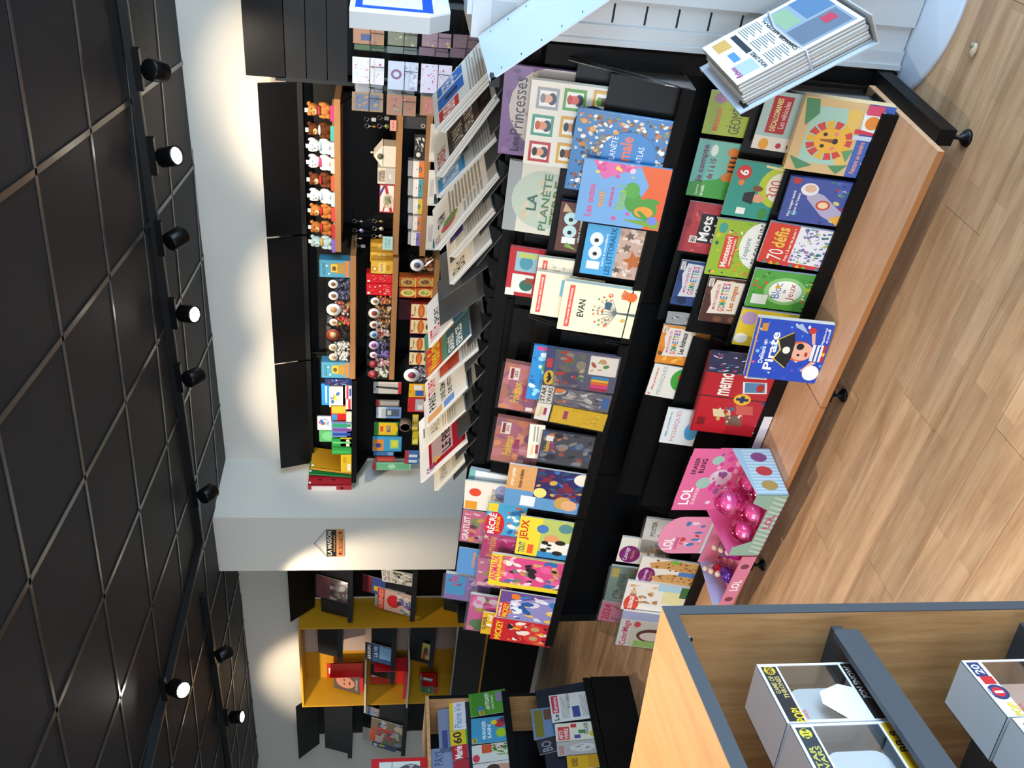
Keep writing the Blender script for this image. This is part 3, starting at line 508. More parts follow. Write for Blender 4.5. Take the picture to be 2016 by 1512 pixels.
def gom(label, crop, tl, tr, row, bg, paper_, sub, subc, seed, cols, h=None, z=None):
    gbook('sticker_book', label, crop, tl, tr, 'L', row, .008, bg, [('n', .02, .02, .98, .98, cols, 26, .08, seed), ('p', [(.24, .30), (.5, .24), (.93, .32), (.95, .86), (.7, .92), (.4, .86), (.2, .90)], paper_),
          ('t', 'MON CAHIER DE', .30, .78, .86, .83, '#c23a6a')]+[('t', ch, .27+.072*i, .62, .33+.072*i, .74, ['#d8452e', '#3a3a4a', '#2f8a4a', '#e8a028', '#3a7ab8', '#c23a3a', '#3f9a4a', '#7a4a9a'][i]) for i, ch in enumerate('GOMMETTES')if i < 8]+
          [('t', 'S', .85, .62, .90, .74, '#c23a6a'), ('t', sub, .30, .46, .86, .58, subc), ('r', .80, .90, .98, .98, '#e8e4da'), ('t', 'MATERNELLE', .81, .915, .97, .965, '#333')], kind='soft', cat='activity book', h=h, zf=z)
gom("navy sticker book L'espace beside the green colours book", F_, (262, 445), (350, 120), 1, '#24407a', '#c8ccd2', "L'espace", '#20222a', 3, ['#1c3060', '#2f559a', '#16264c'])
gbook('sticker_book', 'grey sticker book peeking out behind the orange mountain one', F_, (228, 590), (245, 505), 'L', 1, .006, '#8f9294', [('n', .05, .1, .95, .9, ['#c8c8c4', '#5a5a5a', '#4a9a5a', '#b0b4b4'], 14, .16, 3)], kind='soft', cat='activity book')
gom('orange sticker book of mountain animals', F_, (145, 880), (215, 600), 1, '#d8862a', '#d8d4cc', 'Les Animaux', '#20222a', 5, ['#e09a3a', '#c87420', '#e8b04a', '#6a4030'])
gbook('mosaic_book', 'white mosaic book with a green tree', F_, (75, 1120), (150, 890), 'L', 1, .008, '#dcdad2', [('e', .62, .30, .36, .26, '#3f9a3a'), ('e', .7, .36, .08, .06, '#c8322e'), ('e', .5, .26, .07, .05, '#e0a03a'), ('t', 'Mes premières', .2, .86, .9, .92, '#c83a50'), ('t', 'MOSAÏQUES', .08, .68, .96, .80, '#8a98a0', False), ('t', '6', .04, .9, .10, .97, '#c83a50')], kind='soft', cat='activity book')
gbook('mosaic_book', 'white mosaic book with a blue cloud', F_, (178, 1475), (250, 1220), 'L', 2, .008, '#d6dde0', [('e', .42, .42, .26, .14, '#4a9ad0'), ('e', .56, .36, .2, .12, '#4a9ad0'), ('e', .8, .1, .3, .14, '#c23a4a'), ('t', 'Mes premières', .2, .88, .9, .93, '#3a8a9a'), ('t', 'MOSAÏQUES', .08, .70, .96, .82, '#c87a7a', False)], kind='soft', cat='activity book', h=.2)
gbook('sticker_book', 'pale blue transfer-sticker book of vehicles with a railway', E_, (835, 515), (965, 100), 'L', 2, .008, '#a9c4c2',
      [('r', 0, 0, .24, 1, '#e6e0d4'), ('r', .30, .60, .94, .88, '#b0242e'), ('t', 'DÉCALCOMANIES', .34, .74, .90, .84, '#e8e29a'), ('t', 'Les véhicules', .40, .63, .86, .71, '#f4eee6', False), ('r', .2, .30, 1, .33, '#2c3236'), ('r', .5, .34, .72, .46, '#c23a34'), ('r', .74, .34, .96, .44, '#5a8a86')]+[('p', [(.24+.1*i, 0), (.27+.1*i, 0), (.36+.1*i, .3), (.33+.1*i, .3)], '#2c3236') for i in range(7)]+[('e', .10, .84, .10, .07, '#e8a22e'), ('e', .1, .62, .05, .04, '#b8243a'), ('e', .1, .46, .05, .04, '#2c3236'), ('e', .1, .32, .05, .04, '#b8243a')], kind='soft', cat='activity book')
gbook('games_book', 'teal book 300 JEUX with a big red 6 and a pirate', E_, (620, 995), (740, 600), 'L', 2, .010, '#2f9484',
      [('e', .62, .32, .38, .30, '#b8c832'), ('e', .62, .30, .28, .22, '#e6e2cf'), ('t', '300', .42, .32, .74, .48, '#d2453a', False), ('t', 'JEUX', .40, .12, .84, .28, '#2f7a5a', False), ('e', .80, .86, .13, .10, '#c8322c'), ('t', '6', .75, .80, .85, .92, '#fff'), ('e', .38, .58, .08, .08, '#e0a07a'), ('p', [(.26, .64), (.5, .64), (.45, .78), (.3, .78)], '#1c1c22'), ('e', .55, .62, .05, .07, '#7a4a2a'), ('e', .12, .46, .1, .06, '#3f8a3a'), ('r', .06, .70, .18, .82, '#eef0ea'), ('e', .62, .86, .05, .04, '#e0803a'), ('e', .3, .18, .14, .06, '#5f3a22'), ('p', [(.9, .2), (.94, .2), (.98, .6), (.94, .6)], '#e8d8a0')], kind='soft', cat='activity book')
gbook('activity_book', 'lime Montessori book J’explore les couleurs with paint spots', E_, (500, 1425), (605, 1025), 'L', 2, .012, '#93b52c',
      [('n', .03, .03, .97, .97, ['#e8b030', '#d8703a', '#f0e8d8', '#2a5a4a', '#c8c23a', '#e0942a', '#7aa028'], 60, .035, 6), ('e', .6, .32, .42, .30, '#efece2'), ('r', .14, .66, .74, .84, '#d2452e'), ('t', 'Montessori', .17, .73, .71, .82, '#f6efe4'), ('t', 'cahier d’activités', .2, .68, .68, .71, '#f6efe4'), ('t', "J'explore", .34, .45, .72, .56, '#3a7a8a', False), ('t', 'LES COULEURS', .22, .26, .98, .40, '#2c3a3c', False), ('e', .85, .9, .09, .06, '#3f9a8a')], kind='soft', cat='activity book', edge='#c9d6e4')
gom('brown sticker book Les singes', F_, (470, 570), (555, 245), 2, '#4a2a1e', '#e2d6c6', 'Les singes', '#c8702e', 7, ['#5c3628', '#3a2018', '#6f4632', '#b98a5c'])
# lower tier, front row
lion = [('r', 0, 0, 1, .36, '#3f62b0'), ('r', 0, .30, 1, 1, '#d9b884'), ('r', .13, .34, .9, .88, '#a8cfc0'), ('p', [(.13, .34), (.9, .34), (.9, .5), (.6, .46), (.4, .56), (.13, .44)], '#e6bf62')]
for i in range(14):
    a0 = 2*math.pi*i/14; a1 = 2*math.pi*(i+.8)/14; lion.append(('p', [(.46, .60), (.46+.27*math.cos(a0), .60+.26*math.sin(a0)), (.46+.27*math.cos(a1), .60+.26*math.sin(a1))], '#d2453c' if i % 3 else '#eab436'))
lion += [('e', .46, .59, .17, .18, '#efb43c'), ('e', .38, .66, .025, .025, '#26222a'), ('e', .54, .66, .025, .025, '#26222a'), ('p', [(.43, .54), (.49, .54), (.47, .70), (.45, .70)], '#9a5a2e'), ('e', .46, .53, .04, .03, '#26222a'), ('e', .36, .54, .03, .025, '#e88a7a'), ('e', .56, .54, .03, .025, '#e88a7a'),
         ('p', [(.62, .92), (.98, .99), (.98, .84), (.8, .80)], '#4d8f62'), ('p', [(.02, .86), (.2, .98), (.1, .7)], '#4d8f62'), ('p', [(.02, .4), (.12, .52), (.16, .3)], '#4d8f62'), ('p', [(.2, .34), (.34, .42), (.38, .3)], '#5f9a6a'), ('r', .52, .10, .58, .36, '#c8d4e4'), ('r', .60, .10, .66, .36, '#d2344a'), ('p', [(.62, .06), (.92, .10), (.88, .32), (.66, .30)], '#e9ede8'), ('e', .76, .2, .09, .08, '#e58a34'), ('r', .86, .12, .99, .30, '#d84a6a'),
         ('t', 'Peinture au numéro', .06, .20, .50, .26, '#f0a8a0'), ('t', 'enfant', .1, .11, .34, .17, '#f0a8a0'), ('e', .06, .07, .07, .06, '#e8a23a')]
gbook('craft_kit', 'sand-coloured craft kit box with a red-maned lion face', E_, (1070, 665), (1240, 140), 'L', 3, .03, '#d9b884', lion, kind='box', cat='craft kit')
gbook('picture_book', 'rounded blue board book with a rocket and an astronaut', E_, (1030, 1035), (1130, 720), 'L', 3, .014, '#3c4f9a',
      [('n', .02, .02, .98, .45, ['#c8c878', '#2a3a7a', '#a8324a', '#d8d8e0', '#4a6ab8', '#3a8a4a'], 46, .05, 8), ('p', [(.10, .28), (.26, .12), (.66, .48), (.78, .74), (.55, .70), (.2, .44)], '#b0a8c4'), ('e', .44, .46, .11, .10, '#c8402e'), ('e', .44, .46, .075, .07, '#ead0a0'), ('p', [(.08, .05), (.3, .1), (.18, .32), (.02, .2)], '#e6a83a'), ('e', .76, .70, .14, .12, '#e6e6ea'), ('e', .78, .69, .09, .08, '#e0b496'), ('e', .92, .9, .07, .06, '#b8343a'), ('e', .2, .82, .05, .05, '#4a8ab8'), ('t', 'Mon imagier animé', .12, .86, .70, .91, '#e8e8f0'), ('t', "autour de l'espace", .16, .79, .66, .84, '#e8e8f0')], kind='box', cat='book')
gbook('games_book', 'red pocket book 70 défis with an eye-bending pattern', E_, (880, 1335), (985, 1050), 'L', 3, .014, '#cf3a2a', [('r', .10, .04, 1, .60, '#e6e4ea'), ('n', .12, .05, .98, .59, ['#7a74b8', '#3f8a8a', '#a8b84a', '#2f5f6a', '#8a6aa8', '#d8d4e4'], 110, .04, 4), ('t', '70', .12, .70, .38, .90, '#f2ece2', False), ('t', 'défis', .42, .72, .92, .90, '#e8c04a'), ('t', 'Prêt ? À toi de jouer !', .12, .62, .92, .68, '#f6e8d8')]+[('p', [(0, .06+.09*i), (.09, .10+.09*i), (0, .13+.09*i)], ['#e8a83a', '#3f8a9a', '#c23a7a', '#7aa83a'][i % 4]) for i in range(10)], kind='soft', cat='activity book', edge='#c9d2ea')
gbook('games_book', 'green Bloc de Jeux pocket book with a white glow', F_, (815, 460), (900, 185), 'L', 3, .012, '#4f9e3c', [('e', .5, .5, .36, .30, '#8cc47a'), ('e', .5, .5, .28, .23, '#f2f4ec'), ('t', 'Bloc', .30, .56, .70, .68, '#3a6ab8', False), ('e', .60, .62, .05, .035, '#e8a428'), ('t', 'de', .45, .49, .55, .54, '#8a5a9a'), ('t', 'Jeux', .28, .34, .72, .47, '#b8323c', False), ('n', .05, .72, .95, .97, ['#3f8a34', '#c85a34', '#2a6a2a', '#7ab86a'], 20, .05, 3), ('n', .05, .03, .95, .25, ['#b8c43a', '#e8e8e0', '#2a5a2a', '#c07a3a'], 20, .06, 5), ('r', .1, .72, .36, .94, '#dfe6dc')], kind='soft', cat='activity book', edge='#cdd6e8')
gbook('games_book', 'yellow children’s book half hidden by the blue pirate book', F_, (720, 745), (805, 480), 'L', 3, .014, '#e2c432', [('e', .76, .86, .18, .12, '#b79ac4'), ('e', .2, .9, .14, .1, '#f0e8dc'), ('n', .1, .2, .9, .7, ['#e8ecec', '#c85a4a', '#3a3a44', '#efe0b0'], 16, .06, 6), ('s', .5, .72, .04, .04, '#c83a4a')], kind='soft', cat='book', edge='#cdd6e8')
mem = [('r', .50, .02, .99, .97, '#b81e2a'), ('r', .01, .02, .485, .97, '#b81e2a'), ('r', .485, 0, .50, 1, '#45201c'), ('t', 'memory', .52, .56, .92, .78, '#f2eee8'), ('e', .49, .44, .075, .11, '#e8b828'), ('r', .472, .36, .508, .52, '#1a2a5a'), ('r', .445, .415, .535, .465, '#1a2a5a'), ('p', [(.60, .16), (.74, .20), (.72, .50), (.57, .46)], '#e8e6e2'), ('p', [(.61, .19), (.73, .22), (.715, .47), (.585, .44)], '#5a86b4'), ('p', [(.78, .22), (.92, .26), (.92, .54), (.77, .5)], '#e8e6e2'), ('p', [(.79, .25), (.91, .29), (.91, .51), (.78, .47)], '#7a9cc0'), ('e', .66, .26, .05, .05, '#b02a26'),
       ('p', [(.24, .52), (.34, .55), (.33, .78), (.23, .74)], '#d8c9a0'), ('p', [(.14, .34), (.27, .38), (.26, .60), (.13, .56)], '#7a5a48'), ('p', [(.30, .24), (.42, .28), (.41, .50), (.29, .46)], '#c85a4a'), ('n', .14, .3, .40, .7, ['#a83a30', '#e8d8c0', '#4a6a8a', '#c8a060'], 12, .03, 5), ('t', 'Ravensburger', .05, .03, .30, .09, '#f0dcd4'), ('t', 'Puzzle', .05, .11, .2, .17, '#f0dcd4'), ('p', [(.36, .02), (.48, .02), (.48, .2)], '#2a4a9a'), ('e', .95, .9, .025, .04, '#f0eee8'), ('r', .80, .84, .9, .94, '#7a1a1e'), ('r', .10, .84, .2, .94, '#7a1a1e')]
gbook('board_game', 'red memory and puzzle game box with a yellow plus sign', F_, (405, 1385), (560, 830), 'L', 3, .033, '#8f1f28', mem, kind='box', cat='board game', extra=-.004)
gbook('sticker_set', 'dark blue sparkly sticker set behind the red memory box', F_, (540, 950), (565, 800), 'L', 3, .012, '#2a2c4a', [('n', .02, .5, .98, .98, ['#b03a5a', '#4a8ab8', '#7ac0b8', '#d8d4e0', '#3a3a6a'], 30, .06, 9)], kind='box', cat='sticker set', extra=-.064, h=.262)
# blue pirate book standing on the wooden base in front of the tray
pb = on_z(1630, 690, .121); pth = math.radians(14)
pS = math.cos(pth)*np.array([0, 0, 1.])+math.sin(pth)*GN; pF = np.cross(GD, pS)
pM, pW, pH = place(cornerpx(F_, (845, 985)), cornerpx(F_, (880, 545)), pb, GD, pS, pF, .121, None, 5)
book('picture_book', 'bright blue pirate book standing in front of the yellow one', 'book', pM, pW, pH, .02, '#2248b8',
     [('n', .02, .02, .98, .98, ['#3a62cc', '#4a86dc', '#1c3a9c', '#7ab8e8', '#e04a8a', '#e8e8f0'], 60, .025, 5), ('r', 0, .95, 1, .97, '#d8a24a'), ('t', 'Deviens un', .26, .80, .66, .86, '#f0f2f8'), ('t', 'Pirate', .16, .66, .80, .78, '#ffffff'),
      ('e', .52, .36, .17, .17, '#e2622c'), ('e', .52, .33, .15, .15, '#eab09a'), ('p', [(.22, .48), (.36, .66), (.52, .60), (.68, .66), (.82, .48), (.64, .44), (.4, .44)], '#15161c'), ('p', [(.22, .48), (.36, .66), (.52, .60), (.68, .66), (.82, .48), (.82, .50), (.68, .68), (.52, .62), (.36, .68), (.22, .50)], '#e8c83a'), ('e', .52, .53, .06, .05, '#f0eee6'), ('e', .60, .36, .055, .05, '#15161c'), ('e', .46, .36, .02, .02, '#15161c'), ('e', .48, .26, .04, .02, '#a8322a'),
      ('r', .38, .06, .66, .20, '#e8eaf0'), ('r', .38, .09, .66, .11, '#22409a'), ('r', .38, .14, .66, .16, '#22409a'), ('r', .38, .02, .66, .06, '#b8282c'), ('r', .48, .02, .54, .06, '#e8b828'), ('p', [(.66, .18), (.86, .22), (.86, .27), (.66, .22)], '#eab09a'), ('e', .88, .26, .05, .05, '#c8322c'), ('p', [(.82, .30), (.98, .42), (.92, .5)], '#a8c0dc'), ('p', [(.38, .16), (.2, .28), (.18, .24), (.36, .1)], '#eab09a'),
      ('e', .18, .13, .13, .11, '#f2f4f8'), ('t', "Déguise-toi", .64, .07, .95, .11, '#f0f2f8'), ('t', 'et joue !', .70, .02, .92, .06, '#f0f2f8'), ('r', .80, .84, .93, .92, '#c88a3a')], kind='soft')
book('price_strip', 'blank white price strip on the black tray edge below the red game box', 'price tag', frame(G0+GD*-1.28+GN*(-.0775)+np.array([0, 0, .122]), GD, (0, 0, 1), -GN), .17, .035, .001, '#e6e2ea', [], kind='box')
# lower tier, left module
gbook('colouring_magazine', 'bagged colouring magazine ColoriMage with a long-haired girl', H_, (205, 1410), (250, 1190), 'L', 3, .012, '#dfe0da', [('r', 0, 0, .75, .80, '#d8d2c4'), ('t', 'ColoriMage', .02, .80, .75, .95, '#d82a5a'), ('e', .36, .38, .20, .30, '#6a3a26'), ('e', .34, .40, .13, .22, '#eadacb'), ('r', .02, .1, .2, .7, '#a8c870'), ('r', .02, .02, .3, .14, '#d85a7a'), ('r', .78, 0, 1, 1, '#b9bde0'), ('e', .66, .7, .08, .06, '#d84a5a')], kind='soft', cat='magazine', sleeve=True, extra=-.02, zf=.16)
gbook('colouring_book', 'white COLORIAGES book with a deer drawing', H_, (235, 1180), (285, 995), 'L', 3, .01, '#e6e0d8', [('e', .25, .86, .30, .12, '#d2452e'), ('t', 'COLORIAGES', .03, .83, .5, .90, '#fff'), ('n', .3, .45, .9, .95, ['#c8a078', '#d8b890', '#e8dcc8', '#b08058'], 18, .07, 6), ('r', .36, .06, .78, .40, '#e2d8a0'), ('r', .78, .05, 1, .5, '#a8c8d8'), ('r', .62, .0, .98, .14, '#3f6a3a')], kind='soft', cat='colouring book', zf=.16)
gbook('colouring_book', 'colouring book with a purple badge and two giraffes', H_, (330, 1000), (380, 840), 'L', 3, .01, '#e2dcd0', [('e', .30, .84, .32, .15, '#7a1f68'), ('t', 'Coloriage', .08, .82, .52, .90, '#f0e6ee', False), ('t', 'Mystère', .14, .74, .46, .80, '#d8902e', False), ('p', [(.1, 0), (.5, 0), (.46, .45), (.3, .75), (.1, .7)], '#c8985a'), ('p', [(.55, 0), (.98, 0), (.98, .5), (.8, .85), (.6, .8), (.66, .5)], '#c8985a'), ('n', .12, .02, .46, .66, ['#7a4a22', '#8f5a2c'], 26, .035, 3), ('n', .58, .02, .97, .75, ['#7a4a22', '#8f5a2c'], 30, .035, 4), ('e', .93, .42, .07, .08, '#6fae3a'), ('r', .44, .0, .6, .3, '#4a7ab8')], kind='soft', cat='colouring book', zf=.16, extra=.012)
gbook('colouring_book', 'second purple-badged colouring book higher at the back', H_, (205, 870), (250, 710), 'L', 1, .01, '#e2dcd0', [('e', .35, .80, .34, .18, '#7a1f68'), ('t', 'Coloriage', .1, .80, .60, .90, '#f0e6ee', False), ('t', 'Mystère', .18, .70, .52, .78, '#d8902e', False), ('n', .1, .02, .95, .5, ['#b98a5a', '#8a5a34', '#3a6aa8', '#d8b890'], 24, .08, 5)], kind='soft', cat='colouring book', h=.27)
gbook('colouring_book', 'white and grey drawing book in clear wrap above the pink carton', H_, (360, 810), (400, 590), 'L', 1, .012, '#e4e2dc', [('r', 0, .50, .42, .72, '#8f9a90'), ('t', 'DRAWING', .04, .66, .4, .71, '#e8e8e0'), ('t', 'POSTER', .5, .80, .92, .88, '#444'), ('n', .4, .3, .95, .75, ['#b8a49a', '#d8cabf', '#8a8f8a'], 14, .06, 8), ('t', 'ÂNES', .1, .34, .5, .42, '#333')], kind='soft', cat='colouring book', h=.27, sleeve=True)
gbook('horse_magazine', 'grey-green bagged horse magazine', H_, (130, 1120), (180, 900), 'L', 1, .012, '#7f9488', [('n', .02, .02, .98, .85, ['#8fa498', '#6a7f76', '#9a5a6a', '#a8b8ac', '#5f7268'], 36, .1, 8), ('t', 'Cheval', .08, .70, .8, .88, '#3a4a4a', False), ('r', .7, .84, .95, .97, '#c8b04a')], kind='soft', cat='magazine', sleeve=True, h=.27)
gbook('bagged_magazine', 'pink bagged magazine 2024 at the far end of the lower tier', H_, (85, 1250), (120, 1130), 'L', 1, .012, '#cf7f92', [('n', .02, .02, .98, .8, ['#d89aa8', '#b86a80', '#e0b0b8', '#8a6a5a'], 30, .1, 9), ('t', '2024', .08, .80, .9, .95, '#c02a4a')], kind='soft', cat='magazine', sleeve=True, h=.27)
# ================================================================ newspaper rack on top of the gondola
NR = .26
rk = thing('newspaper_rack', 'black zigzag newspaper rack of tilted pockets along the gondola top', 'newspaper rack', GM)
MB().box(-1.86, NR-.0, 1.165, .05, NR+.31, 1.215, BLACK).build('base_beam', rk)
PA = math.radians(40); pc, ps = math.cos(PA), math.sin(PA)
TOPGREY = mat('#4a4b4c', .4)
for k in range(15):
    s = -.005-.1265*k; b = 1.206; L = .17; m = MB(); PA = math.radians(46 if k in (6, 7) else 30); pc, ps = math.cos(PA), math.sin(PA)
    if k in (6, 7): L, b = .25, 1.228
    m.box(0, 0, 0, L, .30, .003, TOPGREY, lambda p: (s-p[0]*pc+p[2]*ps, NR+p[1], b+p[0]*ps+p[2]*pc)).build('pocket_plate', rk)
    MB().box(0, 0, 0, .045, .30, .003, BLACKS, lambda p: (s+p[0]*ps, NR+p[1], b+p[0]*pc-p[2])).build('pocket_lip', rk)
    MB().prism([(s+.002, 1.216), (s+.03, 1.262), (s-.05, 1.245)], NR-.003, NR, BLACKS, lambda p: (p[0], p[2], p[1])).build('pocket_end', rk)
def newspaper(label, a, b, t, items, bg='#d9d7d2', w=.285, name='newspaper', lift=0., n0=NR):
    p0 = G0+GN*n0; A, B = on_plane(*a, p0, GN), on_plane(*b, p0, GN)
    up = A-B; H = float(np.linalg.norm(up)); up /= H; out = np.cross(GN, up); out /= np.linalg.norm(out)
    o = thing(name, label, 'newspaper', frame(B+GN*(w/2)+out*(t+lift), GN, up, out), 'newspapers in the zigzag rack')
    n = max(1, round(t/.004)); pm = mat(bg, .9, spec=.08); em = mat('#bdb9b2', .9, spec=.08)
    for k in range(n):
        z1 = -k*t/n; z2 = -(k+.72)*t/n; j = .0015*((k*7) % 3)
        MB().box(-w/2+j, .002*k, z2, w/2-j, H-.002*k, z1, pm if k % 2 == 0 else em).build('copy' if k else 'front_copy', o)
    MATTE[0] = True; art(o, w, H, items, bg=bg); MATTE[0] = False
    return o
def lines(x0, y0, x1, y1, n, c='#a5a29c'): return [('r', x0, y0+(y1-y0)*(i+.25)/n, x1-(x1-x0)*(.15 if i % 3 == 2 else 0), y0+(y1-y0)*(i+.7)/n, c) for i in range(n)]
N4 = lambda x, y: (800+x/5.04, 100+y/5.04); N5 = lambda x, y: (800+x/5.4, 380+y/5.4); N6 = lambda x, y: (800+x/3.98, 600+y/3.98)
newspaper('thick newspaper stack with red and blue banners under the white perforated tray', (872, 269), (996, 133), .034, [('r', .02, .60, .30, .92, '#c23a34'), ('t', 'FLASH', .04, .66, .28, .86, '#f2e8e2'), ('r', .34, .50, .66, .92, '#3a68b4'), ('r', .44, .60, .54, .80, '#2a3a5a'), ('r', .7, .5, .96, .92, '#3f74c0'), ('t', 'LE JEU', .70, .58, .94, .84, '#e8ecf2')]+lines(.02, .1, .96, .44, 8))
newspaper('newspaper with red masthead and dark photo beside the thickest stack', N4(355, 1285), N4(950, 470), .026, [('r', .02, .80, .5, .97, '#cfcac4'), ('t', 'DIREX', .05, .82, .46, .95, '#a83a34'), ('r', .02, .06, .96, .76, '#38322f'), ('n', .02, .06, .96, .76, ['#2c2826', '#4a4440', '#5c3a34'], 24, .1, 4), ('t', 'LA PAIX', .06, .52, .5, .68, '#b9b3a8'), ('t', 'DES AILES', .06, .34, .6, .48, '#b9b3a8')])
newspaper('newspaper with a sky-blue front block and violet strip', N4(330, 1480), N4(915, 880), .014, [('r', .03, .50, .36, .96, '#4a96cc'), ('t', 'RAZZIA', .06, .60, .34, .88, '#dfe9ee'), ('r', .40, .42, .9, .9, '#5a5474'), ('t', 'VOX', .5, .5, .8, .78, '#a8a2b4')]+lines(.03, .08, .95, .36, 7))
newspaper('newspaper with a small red and green drawing', N5(352, 632), N4(945, 1240), .02, [('r', .04, .58, .30, .95, '#d9d0ba'), ('e', .2, .76, .09, .12, '#b8505a'), ('e', .28, .72, .08, .12, '#6a8a4a'), ('t', 'TRAM', .34, .80, .6, .93, '#4a443c'), ('t', 'ACTUS', .04, .9, .2, .98, '#c23a4a')]+lines(.34, .2, .95, .74, 10, '#9a958a')+lines(.04, .2, .3, .52, 6))
newspaper('newspaper with violet masthead and salmon page edges', N5(515, 718), N5(975, 195), .026, [('r', .02, .62, .22, .97, '#e2d8c4'), ('r', .24, .64, .46, .95, '#4a4584'), ('r', .5, .3, .95, .92, '#5a5654'), ('r', .5, .1, .95, .26, '#6a5a8a')]+lines(.04, .1, .46, .56, 8), bg='#d2cbc0')
newspaper('newspaper with cream cover and grey photograph before the empty pockets', N5(495, 992), N5(935, 512), .016, [('r', .02, .5, .36, .98, '#e6dcc6'), ('t', 'Bis', .08, .6, .3, .9, '#55504a', False), ('r', .42, .12, .95, .94, '#4c4644'), ('n', .42, .12, .95, .94, ['#5c5450', '#3a3634', '#6a5a60'], 20, .09, 7)])
newspaper('white newspaper with red letters behind the yellow-titled weekly', N6(200, 350), N6(385, 140), .012, [('r', 0, 0, 1, 1, '#ebe7e2'), ('t', 'VITE', .05, .5, .30, .9, '#d2424c'), ('t', 'SPORT', .34, .5, .7, .7, '#333')], lift=.004)
newspaper('weekly newspaper with big yellow title over a river picture', N6(190, 605), N6(540, 250), .012, [('r', 0, 0, 1, 1, '#5a8a6a'), ('r', 0, .62, .62, .98, '#d2452e'), ('t', 'Week-End', .03, .66, .60, .94, '#f0c82e'), ('r', 0, 0, .55, .5, '#41626e'), ('t', 'GRANDS', .04, .34, .4, .48, '#eef2ee'), ('t', 'ESPACES', .04, .16, .44, .30, '#eef2ee'), ('r', .6, .1, .98, .6, '#3a5a8a'), ('n', .5, .1, .95, .6, ['#c87a4a', '#4a6a9a', '#2f4a44'], 10, .08, 3)], lift=.012)
newspaper('newspaper with small yellow photo tucked behind the weekly', N6(270, 620), N6(608, 325), .014, [('r', .05, .5, .4, .95, '#c2503a'), ('r', .45, .3, .7, .9, '#5a6a8a'), ('r', .72, .4, .97, .95, '#c8b83a')]+lines(.05, .1, .4, .44, 6))
newspaper('racing newspaper headed PARIS TURF with orange and blue side boxes', N6(180, 968), N6(495, 645), .014, [('t', 'PARIS', .22, .74, .56, .92, '#22201e'), ('t', 'TURF', .58, .74, .92, .92, '#d23a44'), ('r', .02, .60, .16, .96, '#e0a060'), ('r', .02, .30, .16, .55, '#6a94d0'), ('t', 'UNE SEMAINE', .22, .50, .8, .62, '#333'), ('t', 'DE FÊTES', .22, .34, .66, .46, '#333'), ('r', .6, .05, .98, .36, '#8a7a70')], bg='#e4e1dc')
newspaper('cream newspaper with handwritten-style heading', N6(165, 1118), N6(475, 830), .012, [('t', 'Alizés', .1, .62, .5, .84, '#8a8070', False), ('r', .5, .1, .95, .5, '#8f8a80')]+lines(.06, .2, .46, .56, 6, '#b9ad98'), bg='#e6ddca')
newspaper('satirical newspaper LE PIB with crimson cartoon cover', N6(135, 1408), N6(510, 1070), .012, [('r', .05, .05, .99, .80, '#9a0f26'), ('r', .12, .30, .52, .74, '#b59aa0'), ('t', 'LE PIB', .15, .34, .49, .52, '#1c1722'), ('r', .64, .14, .8, .9, '#55595e'), ('r', .7, .10, .86, .42, '#4a7a8c'), ('t', 'CO', .02, .7, .12, .86, '#8a5a90'), ('s', .14, .64, .06, .1, '#d8a83a')], bg='#ebe3dc', lift=.006, w=.40)
newspaper('last pale newspaper in the rack beside the pillar', N6(245, 1468), N6(495, 1200), .018, [('t', 'diwy', .06, .5, .34, .82, '#9a8f80', False), ('r', .5, .1, .98, .9, '#b5b1aa')]+lines(.04, .12, .44, .42, 5, '#b9ad98'), bg='#e8dfcc')
# ================================================================ grey newspaper stand at the right
SG = mat('#b9babb', .45, .1); SGW = mat('#c2cddc', .4); SLOT = mat('#0c0c0d', .8)  # SGW's bluish tint is daylight put into the tray colour
st = thing('newspaper_stand', 'tall pale grey metal newspaper stand with tilted trays and round base', 'newspaper stand', (-.5, 2.85, 0))
ox, oy = -.5, 2.85
MB().box(-.71-ox, 2.69-oy, .02, -.66-ox, 2.70-oy, 1.2, SG).box(-.66-ox, 2.70-oy, .02, -.585-ox, 2.712-oy, 1.2, SG).box(-.66-ox, 2.712-oy, .02, -.22-ox, 2.98-oy, 1.2, SG).box(-.585-ox, 2.685-oy, .02, -.24-ox, 2.712-oy, 1.2, SG).build('column', st)
MB().box(-.716-ox, 2.682-oy, .02, -.7-ox, 2.72-oy, 1.2, SG).build('edge_flange', st)
for k in range(11):
    z = .17+.1*k; MB().box(-.652-ox, 2.6988-oy, z, -.598-ox, 2.701-oy, z+.006, SLOT).build('slot', st)
MB().lathe([(.35, 0), (.35, .010), (.345, .014)], SGW, 48).build('base_plate', st)
def tray(A, ang, L, wY, name, stop=.05):
    a = math.radians(ang); up = np.array([-math.cos(a), 0, math.sin(a)]); out = np.array([math.sin(a), 0, math.cos(a)])
    o = np.array([A[0]-ox, A[1]-oy, A[2]]); T = lambda p: tuple(o+np.array([0, -1, 0])*p[0]-up*p[1]+out*p[2])
    MB().box(0, 0, -.004, wY, L, 0, SGW, T).build(name, st)
    MB().box(0, L-.004, 0, wY, L, stop, SG, T).build('tray_stop', st)
    MB().box(-.012, 0, -.012, 0, L, .0, SG, T).build('tray_side', st)
    for i in range(6):
        for j in (.03, wY-.03): MB().lathe([(.004, 0), (.004, .0012)], SLOT, 8, T((j, .04+.06*i, .0))).build('hole', st)
    return o, up, out, T
tray((-.700, 2.60, 1.381), 51.2, .46, .385, 'upper_tray')
_, lup, lout, LT = tray((-.737, 2.60, .703), 56.5, .385, .378, 'lower_tray', .075)
for p in ((-.66, 2.60, 1.30), (-.69, 2.60, .60)): MB().box(p[0]-ox-.012, p[1]-oy, p[2]-.03, p[0]-ox+.012, 2.69-oy, p[2]+.0, DGREY).build('bracket', st)
